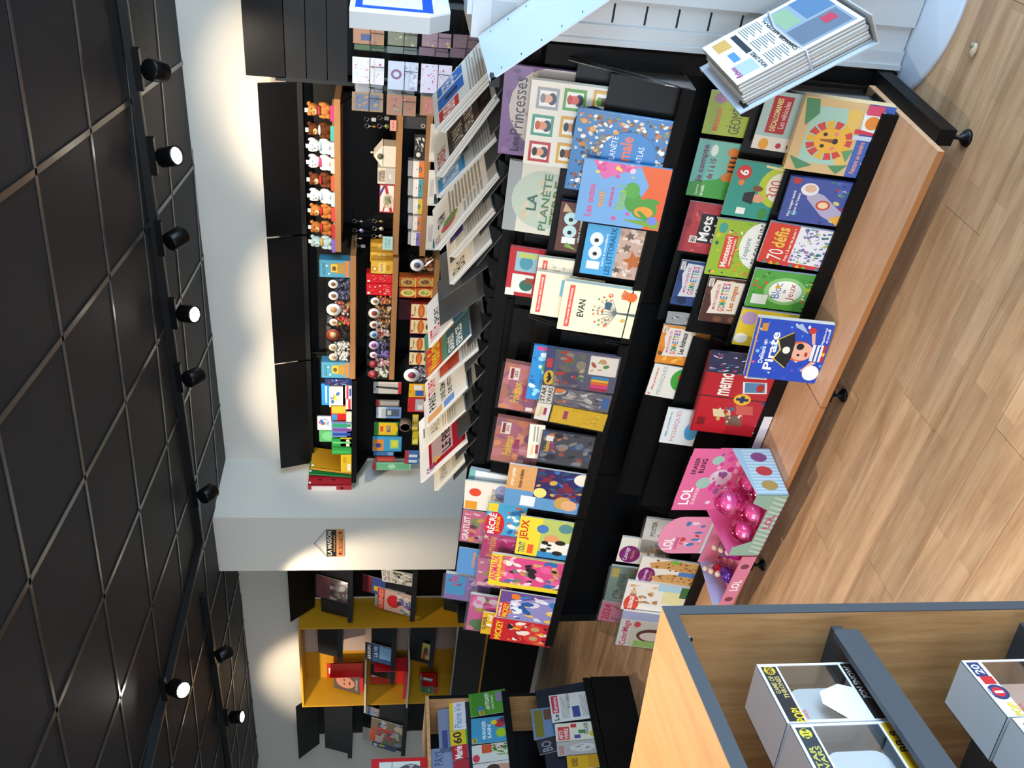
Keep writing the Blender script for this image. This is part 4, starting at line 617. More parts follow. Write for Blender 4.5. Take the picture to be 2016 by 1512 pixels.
MB().box(-.715-ox, 2.215-oy, 1.355, -.69-ox, 2.25-oy, 1.378, DGREY).build('clip', st)
MB().box(-.75-ox, 2.235-oy, .66, -.72-ox, 2.275-oy, .69, DGREY).build('clip', st)
def bundle(label, T, x0, y0, w, L, t, seed):
    o = thing('newspaper_bundle', label, 'newspaper bundle', (0, 0, 0)); R = random.Random(seed); n = int(t/.0045)
    W = lambda p: tuple(np.array(T(p))+np.array([ox, oy, 0]))
    pm, em = mat('#dfdedb', .8), mat('#a9a7a3', .85)
    for k in range(n):
        j = R.uniform(-.004, .004); z = .002+k*t/n
        MB().box(x0+j, y0+R.uniform(0, .006), z, x0+w+j, y0+L+j, z+t/n*.8, pm if k % 2 else em, W).build('folded_paper' if k < n-1 else 'top_paper', o)
    A = MB(); ztop = .002+t+.0005; MATTE[0] = True
    def q(u0, v0, u1, v1, c, dz=0): A.add([W((x0+w*u, y0+L*v, ztop+dz)) for u, v in ((u0, v0), (u0, v1), (u1, v1), (u1, v0))], [(0, 1, 2, 3)], inkmat(c))
    q(0, .0, 1, 1, '#e2e0dd'); q(.06, .52, .94, .97, '#8f9ba8', .0003); q(.06, .74, .5, .97, '#5d7a9a', .0006); q(.55, .55, .9, .95, '#6a7484', .0006); q(.1, .56, .5, .70, '#8fa888', .0006); q(.6, .8, .75, .9, '#b8465a', .0009)
    for i in range(9):
        for c in range(3): q(.06+.32*c, .30+.02*i, .06+.32*c+.26-.05*(i % 3), .308+.02*i, '#6f7377', .0003)
    q(.08, .06, .3, .18, '#c9a05a', .0003); q(.4, .1, .6, .16, '#5a8ab4', .0003); q(.66, .05, .9, .22, '#aab8c4', .0003); q(.1, .22, .55, .27, '#3a3f46', .0003)
    def tx(s, u0, v0, u1, v1, c):
        vs, fs = text_mesh(s); A.add([W((x0+w*(u1+(u0-u1)*p[0]), y0+L*(v1+(v0-v1)*p[1]), ztop+.0009)) for p in vs], fs, inkmat(c))
    tx('LITTÉRAL', .1, .485, .5, .515, '#3a3f46'); tx('CHANGER', .54, .485, .92, .515, '#3a3f46'); tx('NOUS LIVRES', .58, .235, .94, .27, '#3a3f46'); tx('Échos', .68, .03, .9, .08, '#b03a7a')
    A.build('front_page', o); MATTE[0] = False
    S = MB(); y = y0+L*.60
    S.tube([W((x0-.004, y, 0)), W((x0-.003, y, t*.6)), W((x0+.01, y-.005, t+.008)), W((x0+w*.4, y-.03, t+.010)), W((x0+w*.8, y-.03, t+.008)), W((x0+w+.003, y-.02, t)), W((x0+w+.004, y-.02, 0))], .003, mat('#c9c6cf', .5)); S.build('string', o)
    return o
bundle('thick bundle of newspapers tied with string on the lower grey tray', LT, .02, .022, .335, .35, .062, 2)
# top terminal and light panel on the stand
tm = thing('lottery_terminal', 'pale grey terminal box with square flap above the upper tray', 'terminal', (-.62, 2.79, 1.2))
MB().box(-.09, -.16, 0, .2, .15, .20, mat('#c3c6c9', .45)).build('housing', tm)
MB().box(-.055, -.1625, .075, .015, -.160, .145, mat('#adb2b6', .4)).build('flap', tm)
MB().box(-.03, -.15, .20, .2, .1, .215, SGW).build('lid', tm)
MB().box(.06, -.02, .215, .10, .02, .26, SG).build('neck', tm)
sg = thing('light_sign', 'white advertising panel with blue screen on top of the terminal', 'sign', (-.66, 2.60, 1.46))
pts = [(0, 0), (.44, 0), (.5, .06), (.5, .285), (0, .285)]
MB().prism([(0, .06), (.06, 0), (.5, 0), (.5, .285), (0, .285)], -.045, 0, mat('#b4b6b7', .5), lambda p: (p[2], p[0], p[1])).build('housing', sg)  # white box: shade on this side is put into the grey colour
MB().prism([(.0, .06), (.06, .0), (.5, 0), (.5, .285), (0, .285)], 0, .006, mat('#e6eaf2', .4), lambda p: (p[2], p[0], p[1])).build('bezel', sg)  # window light on the front face is put into this paler colour
MB().box(.006, .025, .05, .0075, .49, .27, mat('#2457cc', .3)).build('blue_panel', sg)
for y0 in (.05, .2, .34): MB().box(.0075, y0, .08, .0085, y0+.11, .25, mat('#e8ecf4', .35)).build('white_card', sg)
o = thing('plastic_scrap', 'small crumpled plastic scrap lying on the floor planks', 'litter', tuple(on_z(1922, 100, 0)))
MB().ell((0, 0, .009), (.022, .010, .009), mat('#b8a890', .3), 8, 5).ell((.012, .004, .012), (.010, .009, .010), mat('#8a7a64', .3), 7, 5).build('crumple', o)
# ================================================================ pink counter displays on the wooden base
def cbox(p, deg): a = math.radians(deg); return np.array([math.cos(a), math.sin(a), 0]), np.array([-math.sin(a), math.cos(a), 0])
Fr = on_z(1554.5, 974.8, .119); ex, ey = cbox(Fr, -6)
h1 = float(on_plane(1492, 973.6, Fr, ey)[2]-.119)
Bw, Bd = .375, .235
PINK, MINT, SKY = mat('#e06a9c', .45, coat=.2), mat('#8fae9c', .45, coat=.2), mat('#a8cfe2', .4, coat=.3)
db = thing('toy_display_box', 'pink and mint counter display box of toy balls with ERASER BLING back card', 'display box', frame(Fr, ex, ey, (0, 0, 1)))
MB().box(-Bw, 0, 0, 0, Bd, .004, PINK).build('floor_panel', db)
MB().prism([(-Bw, 0), (0, 0), (0, h1), (-.05, h1), (-.09, h1*.45), (-Bw+.09, h1*.45), (-Bw+.05, h1), (-Bw, h1)], 0, .003, MINT, lambda p: (p[0], p[2], p[1])).build('front_wall', db)
sd = MB().prism([(0, 0), (Bd, 0), (Bd, h1+.03), (0, h1)], -.003, 0, SKY, lambda p: (p[2], p[0], p[1])).build('side_wall', db)
MB().prism([(0, 0), (Bd, 0), (Bd, h1+.03), (0, h1)], -Bw, -Bw+.003, PINK, lambda p: (p[2], p[0], p[1])).build('side_wall', db)
MB().prism([(-Bw, 0), (0, 0), (0, .20), (-.03, .205), (-.03, .29), (-.05, .31), (-Bw+.05, .31), (-Bw+.03, .29), (-Bw+.03, .205), (-Bw, .20)], Bd-.003, Bd, PINK, lambda p: (p[0], p[2], p[1])).build('back_card', db)
st1, st2 = MB(), MB()
for k in range(14):
    x = -Bw+.012+k*.027
    if x < -.02: st1.add([(x, -.0006, .002), (x+.012, -.0006, .002), (x+.012+.02*.9, -.0006, h1*.42), (x+.02*.9, -.0006, h1*.42)], [(0, 1, 2, 3)], mat('#b7c8ba', .45))
    y = .01+k*.016; st2.add([(.0006, y, .003), (.0006, y+.008, .003), (.0006, y+.008, h1-.003), (.0006, y, h1-.003)], [(0, 1, 2, 3)], mat('#cfe6ef', .4))
st1.build('front_stripes', db); st2.build('side_stripes', db)
def panel_art(par, M, W, H, items, name, bg=None):
    """flat print on one face of a thing: meshes are children of the thing itself"""
    before = set(bpy.data.objects)
    art(par, W, H, items, name=name, bg=bg)
    for o in set(bpy.data.objects)-before:
        o.data.transform(M)
BM = frame((-Bw/2, Bd-.0035, 0), (1, 0, 0), (0, 0, 1), (0, -1, 0))
panel_art(db, BM, Bw, .31, [('t', 'LOL', .10, .80, .38, .94, '#fff'), ('t', 'SURPRISE!', .10, .72, .40, .77, '#f4d0e0'), ('t', 'ERASER', .60, .86, .86, .92, '#1c1c20'), ('t', 'BLING', .62, .76, .84, .83, '#1c1c20'), ('e', .46, .70, .09, .10, '#9fc8b8'), ('e', .82, .62, .07, .08, '#9fc8b8'), ('e', .55, .50, .13, .15, '#d8c8d4'), ('n', .1, .3, .95, .6, ['#c23a86', '#f0b0cc', '#8a5a90', '#e8d8e0', '#d84a96'], 30, .04, 3)], 'back_card_print', '#e06a9c')
panel_art(db, frame((-Bw/2+.04, -.0012, 0), (1, 0, 0), (0, 0, 1), (0, -1, 0)), Bw, h1, [('t', 'LOL', .36, .12, .58, .36, '#d23a78')], 'front_mark')
panel_art(db, frame((.0012, Bd/2, 0), (0, 1, 0), (0, 0, 1), (1, 0, 0)), Bd, h1, [('e', .2, .5, .10, .26, '#b89a5a'), ('e', .5, .5, .10, .26, '#c8404a'), ('e', .8, .5, .10, .26, '#8a4a86')], 'side_dots')
pr2 = random.Random(5)
for k, (x, y, z) in enumerate(((-.065, .075, .062), (-.185, .070, .062), (-.308, .075, .062), (-.125, .172, .064), (-.248, .172, .064), (-.185, .12, .150))):
    p = Fr+ex*x+ey*y+np.array([0, 0, z+.0])
    o = thing('toy_ball', 'clear pink plastic toy ball in the mint-striped display box', 'toy ball', tuple(p), 'pink toy balls in the display box')
    MB().ell((0, 0, 0), .056, PINKCLEAR, 18, 12).build('shell', o)
    MB().ell((0, 0, -.004), (.040, .040, .034), mat('#e890bc', .4), 12, 8).build('insert', o)
    MB().tube([(.0565*math.cos(t*.4), .0565*math.sin(t*.4), 0) for t in range(16)], .0018, mat('#d83a8c', .35), 5, True).build('seam', o)
Fl = Fr-ex*(Bw+.012)+ey*.005; ex2, ey2 = cbox(Fl, -6); W2 = .34
tb = thing('toy_display_tray', 'low pink counter tray of glitter toys with round-topped back card', 'display box', frame(Fl, ex2, ey2, (0, 0, 1)))
P2 = mat('#dc7f9c', .45, coat=.2)
MB().box(-W2, 0, 0, 0, .22, .003, P2).build('floor_panel', tb)
MB().box(-W2, 0, 0, 0, .003, .06, P2).build('front_wall', tb)
MB().box(-.003, 0, 0, 0, .22, .06, P2).build('side_wall', tb)
MB().box(-W2, 0, 0, -W2+.003, .22, .09, mat('#b9bce0', .4)).build('side_wall', tb)
MB().box(-W2, .217, 0, 0, .22, .10, P2).build('back_wall', tb)
MB().prism([(-.27+.0, .10), (-.02, .10), (-.02, .22)]+[(-.145+.125*math.cos(math.radians(a)), .24+.085*math.sin(math.radians(a))) for a in range(0, 181, 15)]+[(-.27, .22)], .214, .217, mat('#e58fae', .45, coat=.2), lambda p: (p[0], p[2], p[1])).build('back_card', tb)
panel_art(tb, frame((-.145, .2135, 0), (1, 0, 0), (0, 0, 1), (0, -1, 0)), .25, .32, [('t', 'LOL', .12, .78, .44, .92, '#fff'), ('t', 'SURPRISE', .12, .72, .46, .76, '#c23a76'), ('n', .2, .4, .9, .7, ['#c8404a', '#b89a5a', '#3a7ab0', '#f0d0dc'], 14, .06, 4), ('r', .0, .32, 1, .36, '#c8d4d0')], 'back_card_print')
panel_art(tb, frame((-W2/2, -.0012, 0), (1, 0, 0), (0, 0, 1), (0, -1, 0)), W2, .06, [('t', 'LOL', .30, .2, .52, .8, '#fff'), ('e', .8, .5, .05, .3, '#7a3a4a'), ('e', .12, .5, .05, .3, '#7a3a4a')], 'front_mark', '#dc7f9c')
for k in range(6):
    x, y = -.06-.05*k, .06+.05*(k % 3)
    p = Fl+ex2*x+ey2*y+np.array([0, 0, .012])
    o = thing('glitter_pouch', 'glittery %s toy pouch lying in the low pink tray' % ['magenta', 'purple', 'grey', 'violet', 'red', 'silver'][k], 'toy', frame(p, *[np.array(v) for v in ((1, 0, 0), (0, 1, 0), (0, 0, 1))]))
    gm = mat(['#c4268c', '#8a3aa8', '#8a7a86', '#6a3a9a', '#c22a3a', '#b0a4ac'][k], .22, .5)
    MB().ell((0, 0, .035), (.034, .028, .040), gm, 9, 6, Matrix.Rotation(.6*k, 3, 'X')).build('pouch', o)
    MB().ell((.005, 0, .078), (.014, .014, .012), mat('#d8b8a0', .5), 8, 6).build('cap', o)
# ================================================================ wall shelving
W1, W2, W3 = (550, 150, 4.086), (550, 450, 4.583), (550, 700, 4.48)
BAYS = [(-2.612, -1.672), (-3.566, -2.626), (-4.52, -3.58)]
SHELVES = [[(1.915, 1), (1.572, 1), (1.408, 1)], [(1.826, 1), (1.567, 1), (1.312, 1)], [(1.815, 0)]]
YS = 4.785
for i, ((a, b), sh) in enumerate(zip(BAYS, SHELVES)):
    xm = (a+b)/2
    u = thing('wall_shelf_unit', ['black wall shelf unit holding the row of teddy bears', 'black wall shelf unit of sweets and biscuit boxes', 'black wall shelf unit of stationery next to the pillar'][i], 'shelf unit', (xm, 5.09, 0))
    MB().box(a-xm, .012, .15, b-xm, .035, 2.2, BLACK).build('back_panel', u)
    m = MB(); m.add([(a-xm, -.09, 2.13), (b-xm, -.09, 2.13), (b-xm, -.152, 2.335), (a-xm, -.152, 2.335), (a-xm, -.08, 2.13), (b-xm, -.08, 2.13), (b-xm, -.142, 2.335), (a-xm, -.142, 2.335)], [(0, 1, 2, 3), (7, 6, 5, 4), (0, 4, 5, 1), (1, 5, 6, 2), (2, 6, 7, 3), (3, 7, 4, 0)], BLACKS).build('header_panel', u)
    MB().box(a-xm, -.09, 2.10, b-xm, .012, 2.13, BLACK).build('header_shelf', u)
    for x in (a-xm-.004, b-xm-.016): MB().box(x, -.02, 0, x+.02, .012, 2.2, BLACK).build('upright', u)
    for z, wd in sh:
        MB().box(a-xm+.004, YS-5.09, z-.034, b-xm-.004, .01, z, SHELFWOOD if wd else BLACK).build('shelf', u)
        for x in (a-xm+.03, b-xm-.05): MB().prism([(YS-5.09+.05, z-.035), (.01, z-.035), (.01, z-.14)], x, x+.012, BLACK, lambda p: (p[2], p[0], p[1])).build('bracket', u)
    if i == 0: MB().box(a-xm+.004, YS-5.09, .9, b-xm, .01, .93, BLACK).build('shelf', u)
FX, FZ, FYm = np.array([1., 0, 0]), np.array([0, 0, 1.]), np.array([0, -1., 0])
def rect_at(crop, r, Y):
    x0, y0, x1, y1 = r; c = lambda x, y: cornerpx(crop, (x, y)); xm, ym = (x0+x1)/2, (y0+y1)/2
    XR_, XL_ = on_y(*c(xm, y0), Y)[0], on_y(*c(xm, y1), Y)[0]; zt, zb = on_y(*c(x0, ym), Y)[2], on_y(*c(x1, ym), Y)[2]
    return XL_, XR_, zb, zt
def carton(name, label, crop, r, z, depth, col, items, Y=4.80, cat='box', group=None, kind='box', yaw=0., **k):
    xl, xr, zb, zt = rect_at(crop, r, Y)
    if z is None: z = zb
    M = frame(((xl+xr)/2, Y, z), FX, FZ, FYm)
    if yaw: M = M @ Matrix.Rotation(math.radians(yaw), 4, 'Y')
    return book(name, label, cat, M, max(.01, xr-xl), max(.01, zt-z), depth, col, items, group, kind, **k)
# ---- teddy bears
def teddy(label, y, fur, muz, scarf, tagc, ex=False, tilt=0):
    X = float(on_y(*cornerpx(W1, (330, y)), 4.85)[0]); t = thing('teddy_bear', label, 'teddy bear', (X, 4.86, 1.915), 'boxed teddy bears on the top shelf')
    f = mat(fur, .95, spec=.1); mz = mat(muz, .95, spec=.1); B = MB()
    B.ell((0, 0, .055), (.034, .03, .036), f); B.ell((0, -.008, .113), (.036, .033, .033), f)
    if ex: B.ell((-.03, .0, .128), (.012, .010, .022), f, 8, 6); B.ell((.03, .0, .128), (.012, .010, .022), f, 8, 6)
    else: B.ell((-.028, .0, .138), .013, f, 8, 6); B.ell((.028, .0, .138), .013, f, 8, 6)
    for s in (-1, 1):
        B.ell((s*.034, -.014, .06), (.013, .016, .026), f, 8, 6); B.ell((s*.024, -.032, .032), (.016, .02, .016), f, 8, 6)
    B.build('plush_body', t)
    MB().ell((0, -.038, .104), (.017, .012, .013), mz, 10, 6).build('muzzle', t); mzo = t.children[-1]
    MB().ell((0, -.05, .109), (.006, .004, .004), mat('#2a1a14', .4), 6, 4).build('nose', mzo)
    for s in (-1, 1): MB().ell((s*.012, -.038, .124), .0035, mat('#14100e', .2), 6, 4).build('eye', t)
    MB().ell((0, -.012, .083), (.030, .028, .010), mat(scarf, .9), 12, 5).build('scarf', t)
    MB().box(-.044, -.056, 0, .044, .05, .014, mat('#c9a878', .7)).build('carton_base', t)
    MB().box(-.044, -.058, 0, .044, -.056, .022, mat(tagc, .5)).build('name_strip', t)
    MB().box(-.03, .02, .135, -.006, .021, .165, mat('#f2f0ea', .5)).build('paper_tag', t)
teddy('honey brown teddy bear with magenta name strip at the end by the postcards', 270, '#b5763c', '#d8ac7c', '#b8324a', '#c8266a')
teddy('dark brown teddy bear with white bib and teal name strip', 430, '#5a3018', '#d8b078', '#e8eef0', '#3a9a90')
teddy('white teddy rabbit with pale blue scarf next to the dark brown bear', 560, '#e9e6e0', '#f4f2ee', '#a8c8d8', '#a8c2dc', True)
teddy('white teddy rabbit with pink scarf and cream name strip', 690, '#ece4dc', '#f4eeea', '#d83a6a', '#e6d2b4', True)
teddy('dark brown teddy bear in a red shirt', 830, '#5f341c', '#dcb484', '#c21e26', '#d2502e')
teddy('white teddy lamb with pale name strip beside the red-shirted bear', 960, '#ebe9e6', '#d8d4d0', '#c8d8e2', '#a8c2dc', True)
teddy('tan teddy bear with a yellow flower and red bow', 1080, '#b06e34', '#d8a878', '#c4222c', '#c43a34')
teddy('tan teddy bear with red bow beside the pale blue one', 1215, '#a8652e', '#d4a06c', '#b4222c', '#b82430')
teddy('pale blue teddy elephant with purple name strip', 1330, '#a9bcbc', '#c2cfce', '#d8a03a', '#7a5ab0')
# ---- gifts on the second shelf
g = thing('birdhouse_lantern', 'white metal birdhouse lantern with pitched roof on the second shelf', 'lantern', (float(on_y(*cornerpx(W1, (870, 625)), 4.86)[0]), 4.87, 1.572))
LW = mat('#cfc7b8', .5); BW_, BD_ = .062, .05
m = MB().box(-BW_, -BD_, 0, BW_, BD_, .075, LW); m.build('body', g)
MB().prism([(-BW_-.004, .075), (BW_+.004, .075), (0, .125)], -BD_-.004, BD_+.004, mat('#d8d0c2', .5), lambda p: (p[0], p[2], p[1])).build('roof', g)
MB().lathe([(.006, .12), (.006, .135), (.009, .137), (.0, .145)], LW, 10).build('finial', g)
MB().lathe([(.018, -BD_-.006), (.018, -BD_-.004)], mat('#5a5a3a', .6), 16, (0, 0, .088), 'y').build('round_opening', g)
carton('gift_box', 'grey gift box with a photo lid beside the birdhouse lantern', W1, (790, 740, 935, 868), 1.572, .10, '#b8b2a6', [('r', 0, .55, 1, 1, '#d8c8ae'), ('r', .15, .58, .85, .96, '#8f8274'), ('n', .16, .6, .84, .95, ['#5a5248', '#c8b8a0', '#7a6a5a'], 12, .08, 4), ('t', 'gifts', .35, .2, .65, .35, '#eae4d8')])
carton('flag_tin', 'rectangular tin with red, white and blue flag stripes', W1, (805, 872, 922, 1098), 1.572, .08, '#b02a30', [('r', .04, .05, .96, .95, '#e2d8cc'), ('p', [(.04, .1), (.04, .3), (.96, .7), (.96, .5)], '#b02a30'), ('p', [(.55, .95), (.75, .95), (.96, .75), (.96, .6)], '#3a3f7a'), ('p', [(.04, .7), (.04, .8), (.5, .55), (.5, .45)], '#b02a30'), ('e', .42, .42, .26, .36, '#cbb79a'), ('n', .25, .2, .6, .65, ['#8a8268', '#5f6a48', '#d8cab0'], 10, .08, 3)], cat='tin')
carton('price_note', 'coral pink price note on the edge of the second shelf', W1, (890, 355, 940, 440), None, .001, '#e8968a', [('t', '10,90', .15, .3, .85, .6, '#5a2a2a')], Y=4.778, cat='price tag')
carton('price_note', 'mint green handwritten price note under the keyrings', W1, (830, 1290, 912, 1398), None, .001, '#a8cfc4', [('t', '7,90 €', .15, .55, .85, .75, '#2a4a4a', False), ('t', '10,90', .2, .25, .8, .45, '#2a4a4a', False)], Y=4.778, cat='price tag')
# ---- keyrings
def keyring(label, x, y, shape, colr):
    P = on_y(*cornerpx(W1, (x, y)), 4.90); t = thing('keyring', label, 'keyring', tuple(P), 'metal keyrings on wall hooks')
    MB().tube([(.012*math.cos(k*.5), .0, .012*math.sin(k*.5)) for k in range(12)], .0018, CHROME, 5, True).build('split_ring', t)
    MB().tube([(0, .0, -.012), (.001, -.003, -.02), (0, 0, -.028)], .0016, CHROME, 5).build('chain', t)
    c = mat(colr, .25, .8)
    if shape == 0: MB().lathe([(.013, -.002), (.014, 0), (.013, .002)], c, 14, (0, 0, -.042), 'y').build('charm', t)
    elif shape == 1: MB().rbox(-.011, -.054, -.002, .011, -.028, .002, .003, c).build('charm', t).data.transform(Matrix.Rotation(math.radians(90), 4, 'X') @ Matrix.Diagonal((1, 1, -1, 1)))
    else: MB().ell((0, 0, -.04), (.008, .006, .013), c, 8, 6).build('charm', t)
    MB().tube([(0, .19, .016), (0, -.004, .014), (0, -.008, .02)], .0015, WIRE, 5).build('hook', t)
for k, (x, y, s, c, l) in enumerate(((700, 345, 1, '#cfc9c0', 'silver tag keyring under the postcards'), (705, 400, 2, '#b8863a', 'brass figure keyring under the postcards'), (805, 335, 1, '#8a8a80', 'dull square keyring near the pink note'), (805, 400, 0, '#7a8a5a', 'green enamel disc keyring near the pink note'),
        (605, 1165, 2, '#8f8f92', 'bunched silver keyring beside the flag tin'), (605, 1240, 0, '#a58cc4', 'violet enamel disc keyring'), (600, 1302, 2, '#8a8a78', 'small pewter keyring above the tagged one'), (620, 1365, 1, '#d0ccc4', 'silver keyring with square tag'),
        (765, 1165, 2, '#b99a5a', 'gold heart-shaped metal keyring on a hook'), (765, 1225, 0, '#c2bca8', 'pale metal keyring with stacked discs'), (760, 1285, 0, '#a79f94', 'round bronze keyring above the mint note'))): keyring(l, x, y, s, c)
# ---- third shelf: soaps and cards
carton('gift_bag', 'dark grey gift bag with a silver ornament on the third shelf', W1, (1005, 330, 1190, 425), 1.408, .06, '#2c2b2e', [('e', .3, .15, .18, .1, '#b8b4ae'), ('e', .3, .15, .11, .06, '#2c2b2e')], cat='gift bag')
carton('gift_box', 'black gift box with white flower ornaments on the third shelf', W1, (1085, 470, 1185, 668), 1.408, .08, '#1c1b1d', [('n', .3, .1, .95, .9, ['#d8d4cc', '#a8a49c'], 14, .06, 5), ('e', .18, .6, .1, .2, '#d8d4cc')], cat='gift box')
for k, (y0, y1, c, cn) in enumerate(((680, 820, '#d8762c', 'orange'), (825, 975, '#4a90a0', 'teal'), (985, 1115, '#c8b63a', 'yellow'), (1125, 1245, '#cf7248', 'coral'), (1255, 1370, '#8a6ab0', 'purple'))):
    it = [('r', 0, 0, 1, .42, c)]+[('e', .1+.2*i, .42, .09, .06, c) for i in range(5)]+[('e', .5, .34, .16, .14, '#1f4a48'), ('t', 'BIO', .40, .30, .60, .38, '#e8e4da'), ('e', .5, .68, .05, .04, c)]
    carton('soap_box', 'white soap box with scalloped %s lower half' % cn, W1, (1075 if k < 4 else 1060, y0+5, 1170, y1-5), 1.408, .05, '#e4dcd4', it, group='soap boxes on the third shelf', Y=4.80)
    carton('soap_box', 'second soap box standing behind the %s one' % cn, W1, (1035, y0+2, 1165, y1-14), 1.408, .05, '#d9d0c8', [('r', 0, 0, 1, .42, c)], group='soap boxes on the third shelf', Y=4.86)
for k, (y0, y1, w1, ac) in enumerate(((385, 690, 'notes of wood', '#9a958c'), (755, 1042, 'plain lines and a dark round logo', '#1f4a48'), (1125, 1400, 'a dark logo on a teal square', '#2f8a86'))):
    it = lines(.25, .45, .75, .85, 4, '#8f8b84')+[('r', 0, 0, .06, 1, '#c9c4bc')]+([('r', .06, .02, .34, .36, ac), ('e', .2, .2, .09, .13, '#16302e')] if k else [('r', .1, .3, .2, .4, ac)])
    carton('shelf_card', 'white information card with %s hung on the third shelf' % w1, W1, (1210-14*k, y0, 1285-6*k, y1), None, .0012, '#dcd6cc', it, Y=4.775, cat='card')
# ---- sweets: bags
def bag(label, crop, r, z, cols, disc, discc='#f2efe8', topc=None, tie=None, Y=4.80, seed=1):
    xl, xr, zb, zt = rect_at(crop, r, Y); w, h = (xr-xl), zt-z; R = random.Random(seed)
    t = thing('sweet_bag', label, 'bag of sweets', frame(((xl+xr)/2, Y+.03, z), (1, 0, 0), (0, 1, 0), (0, 0, 1)), 'cellophane sweet bags')
    S = MB(); fill = .66*h
    for k in range(60):
        a, c = R.uniform(-.42, .42)*w, R.uniform(.06, .95)*fill; y = R.uniform(-.024, .0); s = R.uniform(.007, .012)
        S.ell((a, y, c), (s, s*.9, s*R.uniform(.6, 1)), mat(R.choice(cols), .35, coat=.3), 7, 5)
    o = S.build('sweets', t); o['kind'] = 'stuff'
    B = MB(); pr = [(-w/2, .0), (-w/2, fill), (-w*.36, h*.78), (-w*.5, h), (w*.5, h), (w*.36, h*.78), (w/2, fill), (w/2, 0)]
    n = len(pr); dp = [.034, .034, .014, .003, .003, .014, .034, .034]
    vs = [(p[0], -d_, p[1]) for p, d_ in zip(pr, dp)]+[(p[0], d_*.6, p[1]) for p, d_ in zip(pr, dp)]
    B.add(vs, [tuple(range(n)), tuple(range(2*n-1, n-1, -1))]+[(i, n+i, n+(i+1) % n, (i+1) % n) for i in range(n)], SLEEVE).build('cellophane', t)
    if disc:
        D = MB(); D.lathe([(w*.40, 0), (w*.40, .002)], mat(discc, .45), 18, (0, -.038, h*.70), 'y'); rl = D.build('round_label', t)
        MB().lathe([(w*.2, 0), (w*.2, .001)], mat(disc, .45), 12, (0, -.0388, h*.70), 'y').build('label_mark', rl)
    if tie:
        T = MB(); T.tube([(-.02, -.01, h*.9), (0, -.014, h*.86), (.02, -.01, h*.91), (.0, -.014, h*.86), (-.014, -.012, h*.8)], .0022, mat(tie, .6), 5); T.build('raffia_tie', t)
SH = 1.826
bag('bag of grey violet sweets beside the blue biscuit tin', W2, (420, 450, 640, 545), SH, ['#5a5870', '#77748a', '#454458'], '#8a5a3a', seed=1)
bag('second bag of grey violet sweets next to the pink mixed sweets', W2, (425, 555, 640, 650), SH, ['#5a5870', '#7f7c92', '#4a4860'], '#8a5a3a', seed=2)
bag('bag of pink and gold mixed sweets', W2, (425, 660, 640, 795), SH, ['#c85a80', '#d8a04a', '#e8c8d0', '#8a9a4a', '#d86a4a'], '#b88a5a', seed=3)
bag('bag of red and orange fruit jellies on the upper sweet shelf', W2, (425, 803, 645, 880), SH, ['#c8323a', '#e0782e', '#d84a5a', '#9aa83a'], '#c8843a', seed=4)
bag('bag of dark chocolate sticks', W2, (420, 890, 640, 1018), SH, ['#2c1c1a', '#3a2622', '#20161a'], '#c8a878', '#8a3a22', seed=5)
bag('bag of white sugared almonds beside the chocolate', W2, (420, 1028, 640, 1108), SH, ['#e8e2d8', '#d8cfc2', '#f0ece4'], '#a88a6a', '#d8c8b4', seed=6)
bag('bag of white sugared almonds beside the end tin', W2, (425, 1114, 640, 1196), SH, ['#e6e0d4', '#d4cabc', '#efe9e0'], '#a88a6a', '#d8c8b4', seed=7)
def bluetin(label, r):
    carton('biscuit_tin', label, W2, r, SH, .07, '#3f7f9c', [('r', .03, .04, .97, .96, '#4a90ac'), ('r', .03, .04, .97, .16, '#c8783a'), ('p', [(.2, .18), (.86, .18), (.8, .62), (.55, .66), (.25, .5)], '#a8843c'), ('r', .3, .42, .76, .62, '#d8b446'), ('e', .52, .52, .14, .07, '#6a4a1e'), ('t', 'BISCUITS', .14, .80, .8, .90, '#2a5a70'), ('e', .66, .76, .05, .03, '#e8e4d8'), ('r', .16, .66, .24, .72, '#e8e4da')], cat='tin')
bluetin('blue biscuit tin with a ship picture near the teddy shelf', (360, 285, 640, 440))
bluetin('blue biscuit tin with a ship picture near the stationery', (378, 1205, 635, 1348))
S2 = 1.567
for k, (r, y) in enumerate((((825, 290, 1025, 415), 4.80), ((820, 215, 1010, 300), 4.86), ((822, 130, 980, 225), 4.93))):
    carton('biscuit_box', ['front golden biscuit box beside the mint price note', 'second golden biscuit box behind the front one', 'rearmost golden biscuit box of the row'][k], W2, r, S2, .055, '#d09a2c', [('r', .06, .08, .94, .94, '#d8a83a'), ('e', .4, .82, .2, .12, '#b07a1e'), ('e', .4, .82, .12, .07, '#e8d8a0'), ('r', .15, .35, .85, .65, '#e8c878'), ('t', 'GALETTES', .2, .45, .8, .55, '#8a5a1a'), ('e', .5, .2, .22, .1, '#b8842a')], Y=y)
for k, r in enumerate(((785, 405, 1015, 492), (785, 498, 1015, 602))):
    carton('biscuit_box', ['bright red sweet box beside the golden boxes', 'bright red sweet box beside the fruit jellies'][k], W2, r, S2, .06, '#c81420', [('n', .1, .08, .9, .5, ['#e8c8b0', '#d85a4a', '#f0e0d0', '#e0303a'], 26, .06, 3+k), ('n', .15, .6, .85, .9, ['#e8a83a', '#f2e8da', '#d84a3a'], 12, .05, 8+k), ('r', .1, .86, .26, .96, '#f0ece4')])
